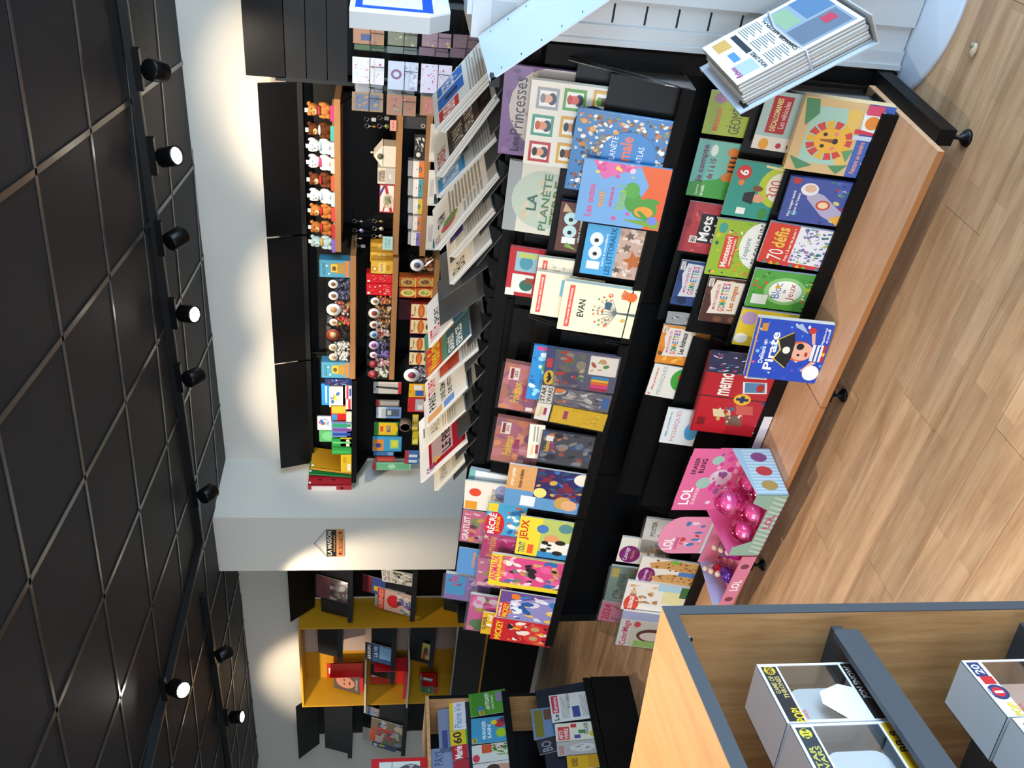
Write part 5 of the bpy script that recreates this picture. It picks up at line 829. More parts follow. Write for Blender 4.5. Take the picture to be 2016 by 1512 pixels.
for lab, r, cols, d_, dc, tie, sd_ in (('bag of orange jelly slices beside the red boxes', (800, 610, 1015, 695), ['#d8862a', '#c86a4a', '#e0a84a', '#b84a6a'], '#a8703a', '#f0ece4', None, 11), ('raffia-tied bag of caramels next to the jelly slices', (790, 705, 1012, 815), ['#b98246', '#e8e0d0', '#8a5a30', '#d8b078'], '#8a3a26', '#e8d8d0', '#d8b468', 12), ('raffia-tied bag of caramels next to the striped sweets', (790, 822, 1012, 905), ['#b07a3e', '#efe6d8', '#946436', '#d0a468'], '#8a3a26', '#e8d8d0', '#d8b468', 13),
        ('bag of red and white striped sweets', (790, 912, 1000, 995), ['#c84a3a', '#e8dcd4', '#e0b0a0'], '#4a6a8a', '#a8c4d8', None, 14), ('bag of dark violet sweets with a lilac label', (790, 1002, 1000, 1095), ['#5a4a7a', '#3a3450', '#8a8a4a', '#7a6a9a'], '#7a4a8a', '#dcc0dc', None, 15), ('bag of violet sweets with a pale pink label', (785, 1102, 1000, 1170), ['#6a5aa0', '#4a4070', '#9a8ab8'], '#b86a8a', '#f0d8dc', None, 16), ('bag of pale pink sweets with a dark red label', (785, 1178, 998, 1258), ['#e0b8b8', '#d8ccc0', '#c89090'], '#a8444a', '#7a1e24', None, 17), ('bag of white and green sweets with a dark red label', (785, 1264, 998, 1355), ['#e2ded4', '#b8c4a0', '#cfc8bc'], '#a8444a', '#7a1e24', None, 18)):
    bag(lab, W2, r, S2, cols, d_, dc, None, tie, seed=sd_)
S3 = 1.312
bag('large bag of nuts with a white round label on the lowest sweet shelf', W2, (1175, 260, 1395, 395), S3, ['#a8683a', '#c08048', '#8a4a2a', '#b87a6a'], '#5a5a70', seed=21)
for k, (x0, x1, y0, y1) in enumerate(((1240, 1388, 440, 528), (1080, 1228, 440, 528), (1240, 1388, 538, 622), (1080, 1228, 538, 622))):
    zz = S3 if k % 2 == 0 else float(rect_at(W2, (1240, y0, 1388, y1), 4.80)[3])+.001
    carton('biscuit_box', ['orange biscuit box at the bottom of the pile by the nuts', 'orange biscuit box on top of the pile by the nuts', 'yellow-brown biscuit box at the bottom of the pile by the nougat', 'yellow-brown biscuit box on top of the pile by the nougat'][k], W2, (x0, y0, x1, y1), zz, .06, ['#c8602a', '#c8602a', '#b04a22', '#b04a22'][k], [('e', .5, .5, .40, .42, ['#a8a05a', '#e0c070'][k//2]), ('e', .5, .5, .24, .26, ['#7a3a22', '#8aa04a'][k//2]), ('r', .05, .02, .95, .1, '#e0a83a'), ('n', .3, .3, .7, .7, ['#d89a4a', '#e8d8a8', '#8a5a2a'], 8, .07, k)])
for k, (y0, y1) in enumerate(((680, 812), (822, 950), (982, 1104), (1114, 1234))):
    carton('nougat_box', 'cream nougat box, %s in the row from the orange biscuit boxes' % ['first', 'second', 'third', 'last'][k], W2, (1185-6*k, y0, 1378-8*k, y1), S3, .06, '#a8322a' if k < 2 else '#20203a', [('r', .04, .03, .96, .97, '#e2cf9e'), ('e', .5, .48, .46, .16, '#b8501e'), ('e', .5, .48, .38, .10, '#d87a34'), ('t', 'nougat', .2, .74, .84, .84, '#7a3a1e'), ('e', .2, .9, .08, .05, '#b82a26'), ('e', .5, .16, .18, .07, '#5a3a20')], group=None)
carton('nougat_box', 'dark red box standing behind the nougat row', W2, (1075, 640, 1170, 822), S3, .05, '#4a1420', [('r', .3, .3, .7, .7, '#5f2a2a')], Y=4.92)
bag('bag of clustered violet and white sweets under the pens', W2, (1135, 1245, 1330, 1392), S3, ['#6a4a6a', '#d8ccd0', '#8a3a4a', '#a89ab0'], '#8a3a4a', seed=22)
# ---- binders on the black shelf
BZ = 1.815
bX = lambda y, Y: float(on_y(*cornerpx(W3, (640, y)), Y)[0])
def binder(label, x, w, h, col, lean, lever=False, dep=.27, Y=4.80):
    t = thing('ring_binder', label, 'binder', frame((x, Y, BZ), (1, 0, 0), (0, 0, 1), (0, -1, 0)) @ Matrix.Rotation(math.radians(lean), 4, 'Z'), 'ring binders on the black shelf')
    m = mat(col, .4, coat=.15)
    MB().rbox(-w/2, 0, -dep, -w/2+.003, h, 0, .001, m, 2).build('cover_board', t); MB().rbox(w/2-.003, 0, -dep, w/2, h, 0, .001, m, 2).build('cover_board', t)
    sp = MB().box(-w/2, 0, -.003, w/2, h, 0, m).build('spine', t); MB().box(-w/2+.003, .004, -dep+.02, w/2-.003, h-.02, -.01, mat('#d8d4ca', .8)).build('pages', t)
    if lever:
        MB().box(-w*.28, .11, 0, w*.28, .29, .0008, mat('#e8dcd8', .6)).build('spine_label', sp); MB().lathe([(.012, 0), (.012, .001)], mat('#1a1214', .5), 16, (0, .07, .0)).build('finger_hole', sp)
        for y in (.12, .22): MB().box(w/2, y, -.06, w/2+.001, y+.02, -.045, mat('#26161a', .4)).build('eyelet', t)
    MB().box(w/2, h-.02, -.03, w/2+.0008, h-.004, -.012, mat('#f0ece4', .6)).build('price_tag', t)
binder('red lever-arch binder with white spine label', bX(1170, 4.80), .066, .315, '#a81e2c', 0, True)
binder('green ring binder between the red and the mustard ones', bX(1083, 4.87)+.014, .022, .315, '#1f8a4a', -5, dep=.2, Y=4.87)
binder('mustard yellow ring binder leaning over the others', bX(1078, 4.85)+.044, .026, .30, '#c08a1c', -9, dep=.22, Y=4.85)
# ---- stationery on the black shelf
for lab, r, c, it in (('blue hang card of correction fluid', (372, 250, 440, 435), '#2a8ad0', [('r', .1, .3, .9, .5, '#e8eef4')]), ('white fan of correction pens', (440, 275, 560, 455), '#e2ddd4', [('p', [(.1, .9), (.9, .6), (.5, .1)], '#e8c83a'), ('n', .1, .1, .9, .9, ['#f2f0ea', '#c8c4bc', '#3a6ab0'], 14, .1, 3)]), ('navy blister of pens beside the end biscuit tin', (400, 205, 630, 262), '#1c2c5a', [('n', .1, .1, .9, .9, ['#3a6ac8', '#d83a3a', '#e8e8f0', '#2a3a8a'], 20, .12, 5)]), ('white and red glue stick pack', (580, 268, 632, 380), '#d8dce4', [('r', 0, .5, 1, .8, '#c8283a'), ('r', .2, .1, .8, .4, '#2a4aa0')]), ('small red-capped glue pack', (585, 385, 632, 475), '#e0dcd8', [('r', 0, .2, 1, .6, '#c8323a')]),
        ('red and yellow eraser pack', (455, 440, 590, 580), '#c8221e', [('r', .5, .05, .95, .95, '#d8b83a'), ('r', .05, .6, .45, .95, '#3a8ac8')]), ('white and blue sticker card with an orange dot', (335, 540, 460, 655), '#e2e4e8', [('e', .5, .6, .16, .2, '#e07a3a'), ('n', .1, .1, .9, .9, ['#3a6ab8', '#d84a4a', '#8ab8d8'], 12, .1, 6)]), ('clear pack of blue and purple pens', (462, 590, 600, 720), '#6a8ab0', [('r', .1, .05, .3, .95, '#2a4aa8'), ('r', .4, .05, .6, .95, '#7a4a9a'), ('r', .7, .05, .9, .95, '#2a9a6a')]), ('small white index card with a blue stripe', (460, 612, 505, 722), '#e8e8ea', [('r', 0, .4, 1, .6, '#3a5ab0')]), ('white correction tape pack', (590, 500, 634, 585), '#e0dccc', []),
        ('green plastic protractor set', (352, 660, 480, 760), '#5ab06a', [('e', .5, .3, .4, .5, '#7ac88a')]), ('pack of green felt pens', (462, 735, 634, 870), '#2f9a44', [('r', .1+.16*0, .05, .2, .95, '#4ab85a'), ('r', .4, .05, .52, .95, '#1f7a34'), ('r', .7, .05, .82, .95, '#6ac87a')]), ('yellow sticky-note pack beside the green pens', (540, 732, 634, 812), '#e0c01e', [('r', .1, .2, .9, .5, '#e8e0c0')]), ('yellow sticky-note pack below the mustard binder', (542, 878, 634, 1030), '#e2bc16', [('r', .1, .1, .5, .4, '#e8e4d8'), ('r', .55, .5, .9, .8, '#c89a10')]), ('red lipstick-shaped glue tube', (595, 600, 634, 720), '#c42a3a', [('r', .5, 0, 1, 1, '#d8d4d0')])):
    carton('stationery_pack', lab, W3, r, BZ if r[2] > 590 else None, .012 if r[3]-r[1] > 70 else .02, c, it, Y=4.815 if r[2] > 590 else 4.845, cat='stationery')
# ---- hanging stationery
def hang(lab, r, c, it, clearp=True, name='blister_pack'):
    o = carton(name, lab, W3, r, None, .004, c, it, Y=4.93, cat='stationery'); xl, xr, zb, zt = rect_at(W3, r, 4.93); w, h = xr-xl, zt-zb
    if clearp: MB().rbox(-w*.42, h*.08, .004, w*.42, h*.8, .016, .004, SLEEVE).build('blister', o)
    MB().tube([(0, h-.01, -.15), (0, h-.01, .02), (0, h-.006, .026)], .0016, WIRE, 5).build('hook', o)
hang('white blister pack with a black brush pen', (830, 235, 1075, 335), '#d8d4cc', [('r', 0, 0, 1, .12, '#c8282e'), ('p', [(.35, .1), (.55, .1), (.65, .9), (.5, .92)], '#1c1a1a')])
hang('narrow pack of a black and silver pen', (850, 392, 1058, 448), '#7a7670', [('r', .2, .05, .8, .8, '#b8b4ac'), ('r', 0, .85, 1, 1, '#b02a30')])
hang('blue blister pack with a pocket calculator', (855, 455, 1075, 552), '#6a94c8', [('r', 0, .6, 1, 1, '#c8d0d8'), ('r', .2, .08, .8, .62, '#4a5a70'), ('r', .3, .4, .7, .56, '#c8d4c8')])
hang('yellow and green pack of wax crayons', (835, 588, 1048, 705), '#3f8a3a', [('p', [(.05, .1), (.5, .0), (.95, .1), (.95, .8), (.05, .8)], '#e2b81e'), ('t', 'MAXI', .25, .3, .75, .5, '#2a4aa0'), ('r', .3, .62, .7, .74, '#d8442e')], False)
hang('orange and blue pack of felt-tip pens', (822, 715, 1078, 845), '#3a9ac8', [('r', .05, .62, .8, .98, '#e0862a'), ('e', .4, .8, .16, .1, '#2a3a8a'), ('r', .2, .1, .8, .4, '#a8d070'), ('e', .5, .25, .2, .1, '#e8d83a')], False)
hang('flat pack of blue drawing pencils', (830, 850, 1010, 882), '#3a6a9a', [('r', .05, .05, .95, .3, '#7aa0c8')], False)
hang('red pair of scissors in a flat pack', (842, 892, 1020, 935), '#a8322a', [('r', .2, .1, .5, .9, '#c85a3a')], False)
hang('green striped ruler pack beside the pillar', (820, 945, 1160, 1010), '#8ac89a', [('r', .1, .05, .9, .95, '#6ab080'), ('e', .5, .5, .3, .1, '#a8dcb0'), ('r', 0, .9, 1, 1, '#b82a3a')], False)
hang('yellow and blue marker pack', (1142, 250, 1288, 368), '#e0a81e', [('r', .1, .1, .5, .6, '#2a5ab0'), ('r', .55, .2, .9, .7, '#d8dce0')], False)
hang('red and grey compass pack', (1132, 372, 1280, 498), '#b8242a', [('r', .1, .05, .9, .55, '#a8aab0'), ('r', .2, .1, .5, .4, '#d8dce0')], False)
hang('pack of yellow glue sticks', (1172, 522, 1225, 660), '#d8b42a', [('r', .1, .1, .4, .9, '#e8d070'), ('r', .6, .1, .9, .9, '#e8d070')], False)
hang('pack of yellow highlighters below the glue sticks', (1172, 668, 1225, 785), '#c8b41e', [('r', .1, .1, .4, .9, '#e8e070')], False)
hang('blue and white pen pack with a red top', (1105, 838, 1228, 955), '#3f6aa8', [('r', 0, .75, 1, 1, '#b82a30'), ('r', .1, .1, .3, .7, '#d8dce4'), ('r', .5, .1, .7, .7, '#d8dce4')], False)
tp = on_y(*cornerpx(W3, (1110, 610)), 4.88); t = thing('tape_roll', 'brown parcel tape roll hanging on a hook', 'tape roll', tuple(tp))
MB().lathe([(.035, -.03), (.042, -.03), (.042, .03), (.035, .03)], mat('#6a5644', .35), 22, (0, 0, 0), 'y').build('tape', t)
MB().lathe([(.034, -.031), (.0352, -.031), (.0352, .031), (.034, .031), (.034, -.031)], mat('#b8a8b0', .6), 22, (0, 0, 0), 'y').build('core', t)
MB().tube([(0, .22, .032), (0, -.03, .031), (0, -.036, .04)], .002, WIRE, 5).build('hook', t)
# ================================================================ postcard corner at the right
bx = thing('corner_cabinet', 'black corner cabinet with slatted upper front above the postcards', 'cabinet', (-.6, 4.86, 0))
MB().box(-.93, -.235, 2.15, 1.2, .26, 2.345, BLACK).build('header_box', bx)
MB().box(-.90, -.20, .1, 1.2, .25, 2.15, BLACK).build('body', bx)
for k in range(3): MB().box(-.925, -.235, 1.835+.105*k, 1.2, -.20, 1.935+.105*k, mat('#141415', .45, spec=.3)).build('slat', bx)
MB().box(-.945, -.235, 1.80, -.925, .22, 2.20, DGREY).build('side_rail', bx)
for k in range(14): MB().box(-.9465, -.22, 1.83+.026*k, -.945, -.19, 1.838+.026*k, SLOT).build('perforation', bx)
cr_ = thing('postcard_rack', 'black wire rack of postcard and gift-wrap pockets below the corner cabinet', 'card rack', (-1.2, 4.55, 0))
for k in range(9):
    z = .95+.105*k; MB().tube([(-.37, -.022, z), (.75, -.022, z)], .003, WIRE, 5).build('rack_wire', cr_)
    pass
for x in (-.33, -.135, .10): MB().box(x-.012, .03, .9, x+.012, .055, 1.80, mat('#3a4046', .4)).build('rack_post', cr_)
RC = (660, 0, 5.04)
def gcard(label, crop, r, col, it, yaw=0., Y=4.5, name='gift_wrap', cat='gift wrap'):
    o = carton(name, label, crop, r, None, .006, col, it, Y=Y, cat=cat, yaw=yaw, group='cards and wraps in the wire rack'); xl, xr, zb, zt = rect_at(crop, r, Y); w, h = xr-xl, zt-zb
    MB().tube([(-w/2, h*.45, -.03), (-w/2, h*.45, .012), (w/2, h*.45, .012), (w/2, h*.45, -.03)], .0018, WIRE, 5).build('wire_pocket', o)
    MB().tube([(w*.2, h*.45, .012), (w*.2, -.004, .012), (w*.2, -.004, -.03)], .0018, WIRE, 5).build('wire_stay', o)
def conf(cols, n, s, seed, x0=.03, y0=.03, x1=.97, y1=.97): return [('n', x0, y0, x1, y1, cols, n, s, seed)]
gcard('white gift wrap with orange and pink flowers', RC, (170, 575, 485, 835), '#efe8ea', conf(['#e8a060', '#e05a90', '#f0d0d8', '#e8b8a0', '#d8e0d0'], 26, .05, 3))
gcard('silvery gift wrap with a violet medallion', RC, (522, 615, 820, 895), '#cfd6e8', [('e', .55, .72, .18, .18, '#8a5a80'), ('e', .55, .72, .10, .10, '#cfd6e8')]+conf(['#b8c2dc', '#e8ecf4', '#a8a0c0'], 16, .09, 4, .03, .03, .97, .5))
gcard('white gift wrap with small red hearts', RC, (848, 645, 1152, 930), '#e2dcec', conf(['#d24a70', '#c83a60', '#e090a8'], 44, .028, 5))
gcard('pale blue gift wrap half hidden by newspapers', RC, (1188, 675, 1400, 905), '#c8d4e8', conf(['#6a8ac0', '#a86aa8', '#e8ecf2'], 12, .08, 6))
gcard('orange box-print card with pencils in the shaded pocket', RC, (178, 270, 485, 440), '#b07850', [('r', .2, .4, .6, .75, '#3a4a80')]+conf(['#c88a4a', '#7a5a3a', '#a84a3a'], 16, .06, 7))
gcard('green card under the pencil print', RC, (190, 448, 485, 500), '#3a5a2c', conf(['#4f7a38', '#2a3a20'], 8, .1, 8))
gcard('olive landscape card in the shaded pocket', RC, (522, 290, 815, 455), '#6a6a4c', conf(['#7f7a5a', '#4a5038', '#a8a07a'], 16, .08, 9), 6)
gcard('grey-green card below the landscape card', RC, (515, 468, 810, 535), '#5f6a60', conf(['#6f7a70'], 4, .1, 10))
gcard('dusky pink card in the shaded pocket', RC, (860, 330, 1150, 470), '#8a6a74', conf(['#a87a84', '#c8a83a', '#6a4a58'], 14, .08, 11), 8)
gcard('plain mauve card below the dusky pink one', RC, (830, 478, 1120, 560), '#6f5462', [])
gcard('brown-pink card beside the perforated tray', RC, (1170, 350, 1420, 480), '#6a5254', conf(['#8a6460', '#4a3a3c'], 10, .08, 12), 6)
gcard('plain mauve card at the rack end', RC, (1140, 485, 1410, 575), '#6a4f5c', [])
K0 = (450, 0, 3.665)
gcard('kraft card with a blue and orange bird print', K0, (890, 672, 1115, 800), '#9a7040', [('r', .1, .1, .9, .9, '#5f6478')]+conf(['#8a6a4a', '#4a5060', '#a87a3a'], 14, .09, 13, .15, .15, .85, .85), 18, 4.46, 'postcard', 'postcard')
gcard('kraft card with a pink and green leaf print', K0, (1140, 690, 1352, 830), '#9a6a3c', [('r', .1, .1, .9, .9, '#a05f48')]+conf(['#c87a6a', '#5a7a44', '#7a4a34'], 14, .09, 14, .15, .15, .85, .85), 18, 4.46, 'postcard', 'postcard')
gcard('kraft card with a plain coral picture', K0, (1382, 705, 1600, 835), '#a06a44', [('r', .1, .1, .9, .9, '#b06a58')]+conf(['#c07a68', '#9a5a4c'], 10, .08, 15, .15, .15, .85, .85), 18, 4.46, 'postcard', 'postcard')
for k, r in enumerate(((915, 610, 1110, 690), (1145, 650, 1340, 715), (1385, 680, 1580, 720))):
    gcard('white envelope %s' % ['behind the bird card', 'behind the leaf card', 'behind the coral card'][k], K0, r, '#c2c4c8', [('r', .7, .3, .8, .5, '#3a3a40')], 0, 4.52, 'envelope', 'envelope')
# ================================================================ sign hanging on the pillar
sx0, sx1 = on_y(*(665, 1095), PY0)[0], on_y(*(665, 1041), PY0)[0]; sz0, sz1 = on_y(678, 1068, PY0)[2], on_y(642.5, 1068, PY0)[2]
t = thing('hanging_sign', 'small black and orange metal sign hanging by a string on the pillar', 'sign', frame(((sx0+sx1)/2, PY0-.006, sz0), (1, 0, 0), (0, 0, 1), (0, -1, 0)))
W_, H_s = float(sx1-sx0), float(sz1-sz0)
MB().box(-W_/2, 0, -.004, W_/2, H_s, 0, mat('#c49a6c', .5)).build('plate', t)
art(t, W_, H_s, bg='#c49a6c', items=[('r', .02, .44, .98, .99, '#1f1c1a'), ('r', .03, .05, .97, .40, '#cf8a54'), ('t', 'LA MAISON', .06, .70, .94, .94, '#e8e0cc'), ('t', "n'accepte pas", .2, .48, .8, .64, '#d89a4a'), ('r', .08, .12, .16, .32, '#7a2a24'), ('r', .84, .12, .92, .32, '#7a2a24'), ('t', "L'ÉCHEC", .2, .08, .8, .36, '#7a3a24')], name='sign_print')
MB().tube([(-W_/2+.006, H_s, 0), (0, H_s+.085, .002), (W_/2-.006, H_s, 0)], .0022, mat('#7a6454', .7), 5).build('string', t)
MB().lathe([(.004, -.006), (.004, .006)], CHROME, 8, (0, H_s+.085, 0)).build('nail', t)
for x in (-W_/2+.006, W_/2-.006): MB().lathe([(.005, 0), (.005, .003)], mat('#8a7a6a', .4, .6), 8, (x, H_s-.004, 0)).build('eyelet', t)
# ================================================================ wooden cabinet of figure boxes in the foreground
fa = math.radians(25.06)
FD = _Q @ np.array([-math.cos(fa), math.sin(fa), 0]); FN_ = _Q @ np.array([math.sin(fa), math.cos(fa), 0])   # depth, and along the front away from the viewer
CC = EYEP+ray(1303, 1193)*1.4; FH = float(CC[2])
cM = frame((CC[0], CC[1], 0), FN_, FD, (0, 0, 1))       # x along the front (far end at 0), y into the cabinet... left-handed front fixed below
cM = frame((CC[0], CC[1], 0), -FD, FN_, (0, 0, 1))      # x out of the open front, y along the front, z up
cab = thing('display_cabinet', 'light oak display cabinet with dark grey edging and open shelves of figure boxes', 'cabinet', cM)
CL, CDp = 1.0, .42
TOPW = wood('oak_top', '#e0ab6c', '#cf9555', (14, 1.2, 14))
MB().box(-CDp, -CL, FH-.022, -.002, 0, FH, TOPW).build('top_board', cab)
MB().box(-.002, -CL, FH-.022, .0, 0, FH, GREYBLUE).build('top_edging', cab)
OAKV = wood('oak_upright', '#c99a68', '#a8794a', (14, 14, 1.3))
MB().box(-CDp, -.020, .0, -.002, 0, FH-.022, OAKV).build('side_panel', cab)
MB().box(-.002, -.020, .0, 0, 0, FH-.022, GREYBLUE).build('side_edging', cab)
MB().box(-CDp, -CL, 0, -CDp+.012, -.02, FH-.022, OAKV).build('back_panel', cab)
MB().box(-CDp, -CL, 0, 0, -CL+.02, FH-.022, OAKV).build('side_panel', cab)
c8 = lambda x, y: (1400+x/3.273, 1250+y/3.273)
fp = CC+FD*.035
zt1 = float(on_plane(*c8(290, 190), fp, FD)[2]); zs1 = zt1-.160
yb1 = float((on_plane(*c8(290, 190), fp, FD)-CC) @ FN_)
zt2 = float(on_plane(*c8(1610, 165), fp, FD)[2]); zs2 = zt2-.160; yb2 = float((on_plane(*c8(1610, 165), fp, FD)-CC) @ FN_)
for zs, gap in ((zs1, .060), (zs2, .05)):
    MB().box(-CDp+.012, -CL+.02, zs-.018, -.03, -.02, zs, GREYBLUE).build('shelf', cab)
    MB().rbox(-CL+.02, zs-.02, -.012, -gap, zs+.024, -.002, .008, GREYBLUE, 3).build('shelf_lip', cab).data.transform(Matrix(((0, 0, 1, 0), (1, 0, 0, 0), (0, 1, 0, 0), (0, 0, 0, 1))))
MB().lathe([(.008, 0), (.008, .004), (.003, .005)], CHROME, 12, (-.05, -.024, FH-.045), 'y').build('shelf_peg', cab)
def figure_box(label, y1, z, w, items, wincol, tray_c, h=.16, x=-.035):
    """white window carton; local x across the front (left to right), y up, z out of the front"""
    P = CC-FD*x+FN_*(y1-w/2); P = np.array([P[0], P[1], z])
    o = thing('figure_box', label, 'toy box', frame(P, FN_, (0, 0, 1), -FD), 'boxed vinyl figures in the oak cabinet')
    d = .09; cw = mat('#f2f1f2', .35, coat=.3); t = .0015
    MB().box(-w/2, 0, -d, w/2, h, -d+t, mat(wincol, .5)).build('back_card', o)
    MB().box(-w/2, h-t, -d, w/2, h, 0, cw).build('top_card', o); MB().box(-w/2, 0, -d, w/2, t, 0, cw).build('bottom_card', o)
    MB().box(-w/2, 0, -d, -w/2+t, h, 0, cw).build('side_card', o)
    m = MB().box(-w/2, h*.80, -t, w/2, h, 0, cw).box(-w/2, 0, -t, w/2, h*.17, 0, cw).box(-w/2, h*.17, -t, -w/2+.006, h*.80, 0, cw).box(w/2-.004, h*.17, -t, w/2, h*.80, 0, cw); m.build('front_card', o)
    MB().box(-w/2+.006, h*.17, -.001, w/2-.004, h*.80, -.0006, CLEAR).build('window', o)
    MB().box(w/2-t*.5, h*.06, -d+.004, w/2, h*.94, -.004, CLEAR).build('side_window', o)
    b = MB(); b.rbox(-w*.30, h*.14, -d*.75, w*.28, h*.72, -d*.30, .02, mat(tray_c, .5)); b.build('inner_tray', o)
    art(o, w, h, [i for i in items if i[0] != 'p' and (i[3] if i[0] == 't' else i[2]) > .5], name='top_print')
    art(o, w, h, [i for i in items if i[0] != 'p' and not (i[3] if i[0] == 't' else i[2]) > .5], name='bottom_print')
    art(o, w, h, [i for i in items if i[0] == 'p'], name='window_cutout')
    return o
pop = lambda c: [('t', 'POP!', .02, .80, .24, .90, '#e8c42a'), ('t', 'VINYL', .06, .76, .22, .79, '#c83a3a')]
figure_box('white figure box numbered 80 printed JON SNOW nearest the far cabinet end', yb1, zs1, .118, [('r', .03, .82, .95, .97, '#22262c'), ('e', .88, .90, .075, .055, '#d8b02e'), ('t', '80', .82, .87, .94, .93, '#1c1c1c'), ('t', 'GAME OF', .48, .90, .78, .95, '#cbb26a'), ('t', 'THRONES', .40, .84, .78, .89, '#cbb26a'), ('r', .03, .02, .97, .15, '#2a2426'), ('t', 'JON SNOW', .36, .05, .92, .13, '#ecebe8'), ('p', [(.02, .17), (.55, .17), (.62, .30), (.5, .52), (.3, .56), (.05, .40)], '#e8e6e6')]+pop(0), '#7d858c', '#dfe6ea')
figure_box('white figure box numbered 314 printed BB-8 in front of box 80', yb1-.124, zs1, .122, [('r', .03, .82, .95, .97, '#2c3a44'), ('e', .86, .90, .075, .055, '#d8c43a'), ('t', '314', .79, .87, .93, .93, '#2a3a4a'), ('t', 'STAR', .3, .90, .68, .95, '#c8b85a'), ('t', 'WARS', .3, .84, .68, .89, '#c8b85a'), ('r', .03, .02, .97, .15, '#d8a81e'), ('t', 'BB-8', .55, .04, .85, .13, '#1c1a1a'), ('r', .03, .0, .97, .02, '#a83a24')]+pop(0), '#a9bccb', '#eef3f8', x=-.030)
figure_box('white figure box numbered 20 with a round blue and red crest on the lower shelf', yb2, zs2, .118, [('r', .70, .84, .96, .97, '#26386a'), ('t', '20', .74, .86, .92, .95, '#e8e8ee'), ('r', .56, .82, .70, .95, '#c8262e'), ('e', .42, .88, .13, .10, '#22386e'), ('e', .42, .88, .085, .065, '#c8283a'), ('r', .40, .83, .44, .92, '#e8e8ee'), ('t', 'PARIS', .36, .955, .48, .98, '#e8e8ee'), ('r', .03, .02, .97, .15, '#26386a')]+pop(0), '#94827a', '#e0bcae')
figure_box('white figure box numbered 449 beside the crest box', yb2-.124, zs2, .12, [('t', '449', .72, .86, .92, .94, '#2a5a7a'), ('t', 'WONDER', .2, .84, .66, .95, '#2a3a8a'), ('r', .03, .02, .97, .15, '#3a6a8a')]+pop(0), '#94a4ae', '#dfe6ec', x=-.030)
# ================================================================ magazine unit standing across the aisle
XM, YE = -4.9, 3.26
zmt = float(on_x(838, 1372, XM)[2])
YE = float(on_x(838, 1370, XM)[1])
mu = thing('magazine_unit', 'low oak-sided magazine unit with black tilted racks in the middle of the aisle', 'magazine rack', (XM, YE, 0))
MB().box(-.42, -1.6, zmt-.02, 0, 0, zmt, OAK).build('top_board', mu)
MB().box(-.42, -.02, 0, -.003, 0, zmt-.02, OAKV).build('side_panel', mu); MB().box(-.003, -.022, 0, .0, 0, zmt-.02, BLACK).build('side_edging', mu)
MB().box(-.42, -1.6, 0, -.40, -.02, zmt-.02, BLACK).build('back_panel', mu)
MC = (820, 1330, 4.03); mpx = lambda x, y: cornerpx(MC, (x, y))
zA = float(on_x(*mpx(690, 180), XM+.06)[2]); zB = float(on_x(*mpx(1345, 110), XM+.14)[2])
def slope_tray(par, x, z, y0, y1, hgt):
    MB().box(x-.002, y0, z-.035, x+.008, y1, z+.008, BLACK).build('front_lip', par)
    MB().box(x-.22, y0, z-.035, x, y1, z-.022, BLACK).build('tray_floor', par)
    m = MB(); a, b = x-.03, x-.03-hgt*.30; m.add([(a, y0, z-.02), (a, y1, z-.02), (b, y1, z+hgt), (b, y0, z+hgt), (a-.005, y0, z-.02), (a-.005, y1, z-.02), (b-.005, y1, z+hgt), (b-.005, y0, z+hgt)], [(0, 1, 2, 3), (7, 6, 5, 4), (0, 4, 5, 1), (1, 5, 6, 2), (2, 6, 7, 3), (3, 7, 4, 0)], mat('#1a2230', .4)).build('tilted_back', par)
slope_tray(mu, .06, zA, -1.6, -.025, .30)
slope_tray(mu, .14, zB, -1.6, -.0, .30)
MB().box(-.05, -1.6, .0, .155, .0, zB-.04, BLACK).build('base_box', mu)
MLEAN = math.radians(11); MS = np.array([-math.sin(MLEAN), 0, math.cos(MLEAN)]); MO = np.array([math.cos(MLEAN), 0, math.sin(MLEAN)]); MY = np.array([0, 1., 0])
def shelfmag(label, tl, tr, xo, zf, col, items, t=.005, kind='soft', h=None, cat='magazine', name='magazine', px=mpx, grp=None):
    a, b = px(*tl), px(*tr); p0 = np.array([XM+xo, YE-.3, zf]); M, W, H = place(a, b, p0, MY, MS, MO, zf, h, 6)
    return book(name, label, cat, M, W, H, t, col, items, grp, kind)
def shot(cols, n, s, seed, y1=.8): return [('n', .03, .03, .97, y1, cols, n, s, seed)]
A0, B0 = (.052, zA-.018), (.132, zB-.018)
shelfmag('bright green anti-waste guide in the upper rack of the low unit', (430, 330), (412, 150), *A0, '#4f9a2e', [('r', 0, .55, 1, .95, '#3f8a26'), ('t', 'ANTIGASPI', .20, .46, .92, .58, '#f0f2e4'), ('t', 'mode d’emploi', .2, .34, .8, .42, '#f0f2e4'), ('e', .25, .72, .14, .08, '#3a7ac0'), ('r', .5, .08, .9, .28, '#8f86a0'), ('r', .02, .62, .2, .76, '#d8c02e'), ('t', '60', .04, .64, .18, .74, '#222')])
shelfmag('light blue fruit and vegetable guide in the upper rack of the low unit', (437, 545), (432, 345), *A0, '#3f9ac4', [('t', 'MANGER', .15, .62, .88, .72, '#f0f4f6'), ('t', 'SAIN', .15, .48, .7, .58, '#f0f4f6'), ('e', .35, .22, .18, .14, '#a8c82a'), ('e', .72, .25, .16, .14, '#b8323a'), ('e', .86, .16, .1, .1, '#5a2a5a'), ('e', .78, .4, .1, .08, '#e8d22a'), ('r', .02, .86, .2, .98, '#d8b82e'), ('t', '60', .04, .88, .18, .96, '#222')])
shelfmag('white magazine headed HÉRITAGE SUCCESSION', (264, 440), (256, 215), -.0, zA+.02, '#e2e2e4', [('r', 0, .92, 1, 1, '#e0c22a'), ('t', 'Pleine Vie', .08, .76, .92, .90, '#3a7ac8', False), ('t', 'HÉRITAGE', .06, .58, .96, .70, '#1c1c20'), ('t', 'SUCCESSION', .06, .42, .96, .54, '#1c1c20')])
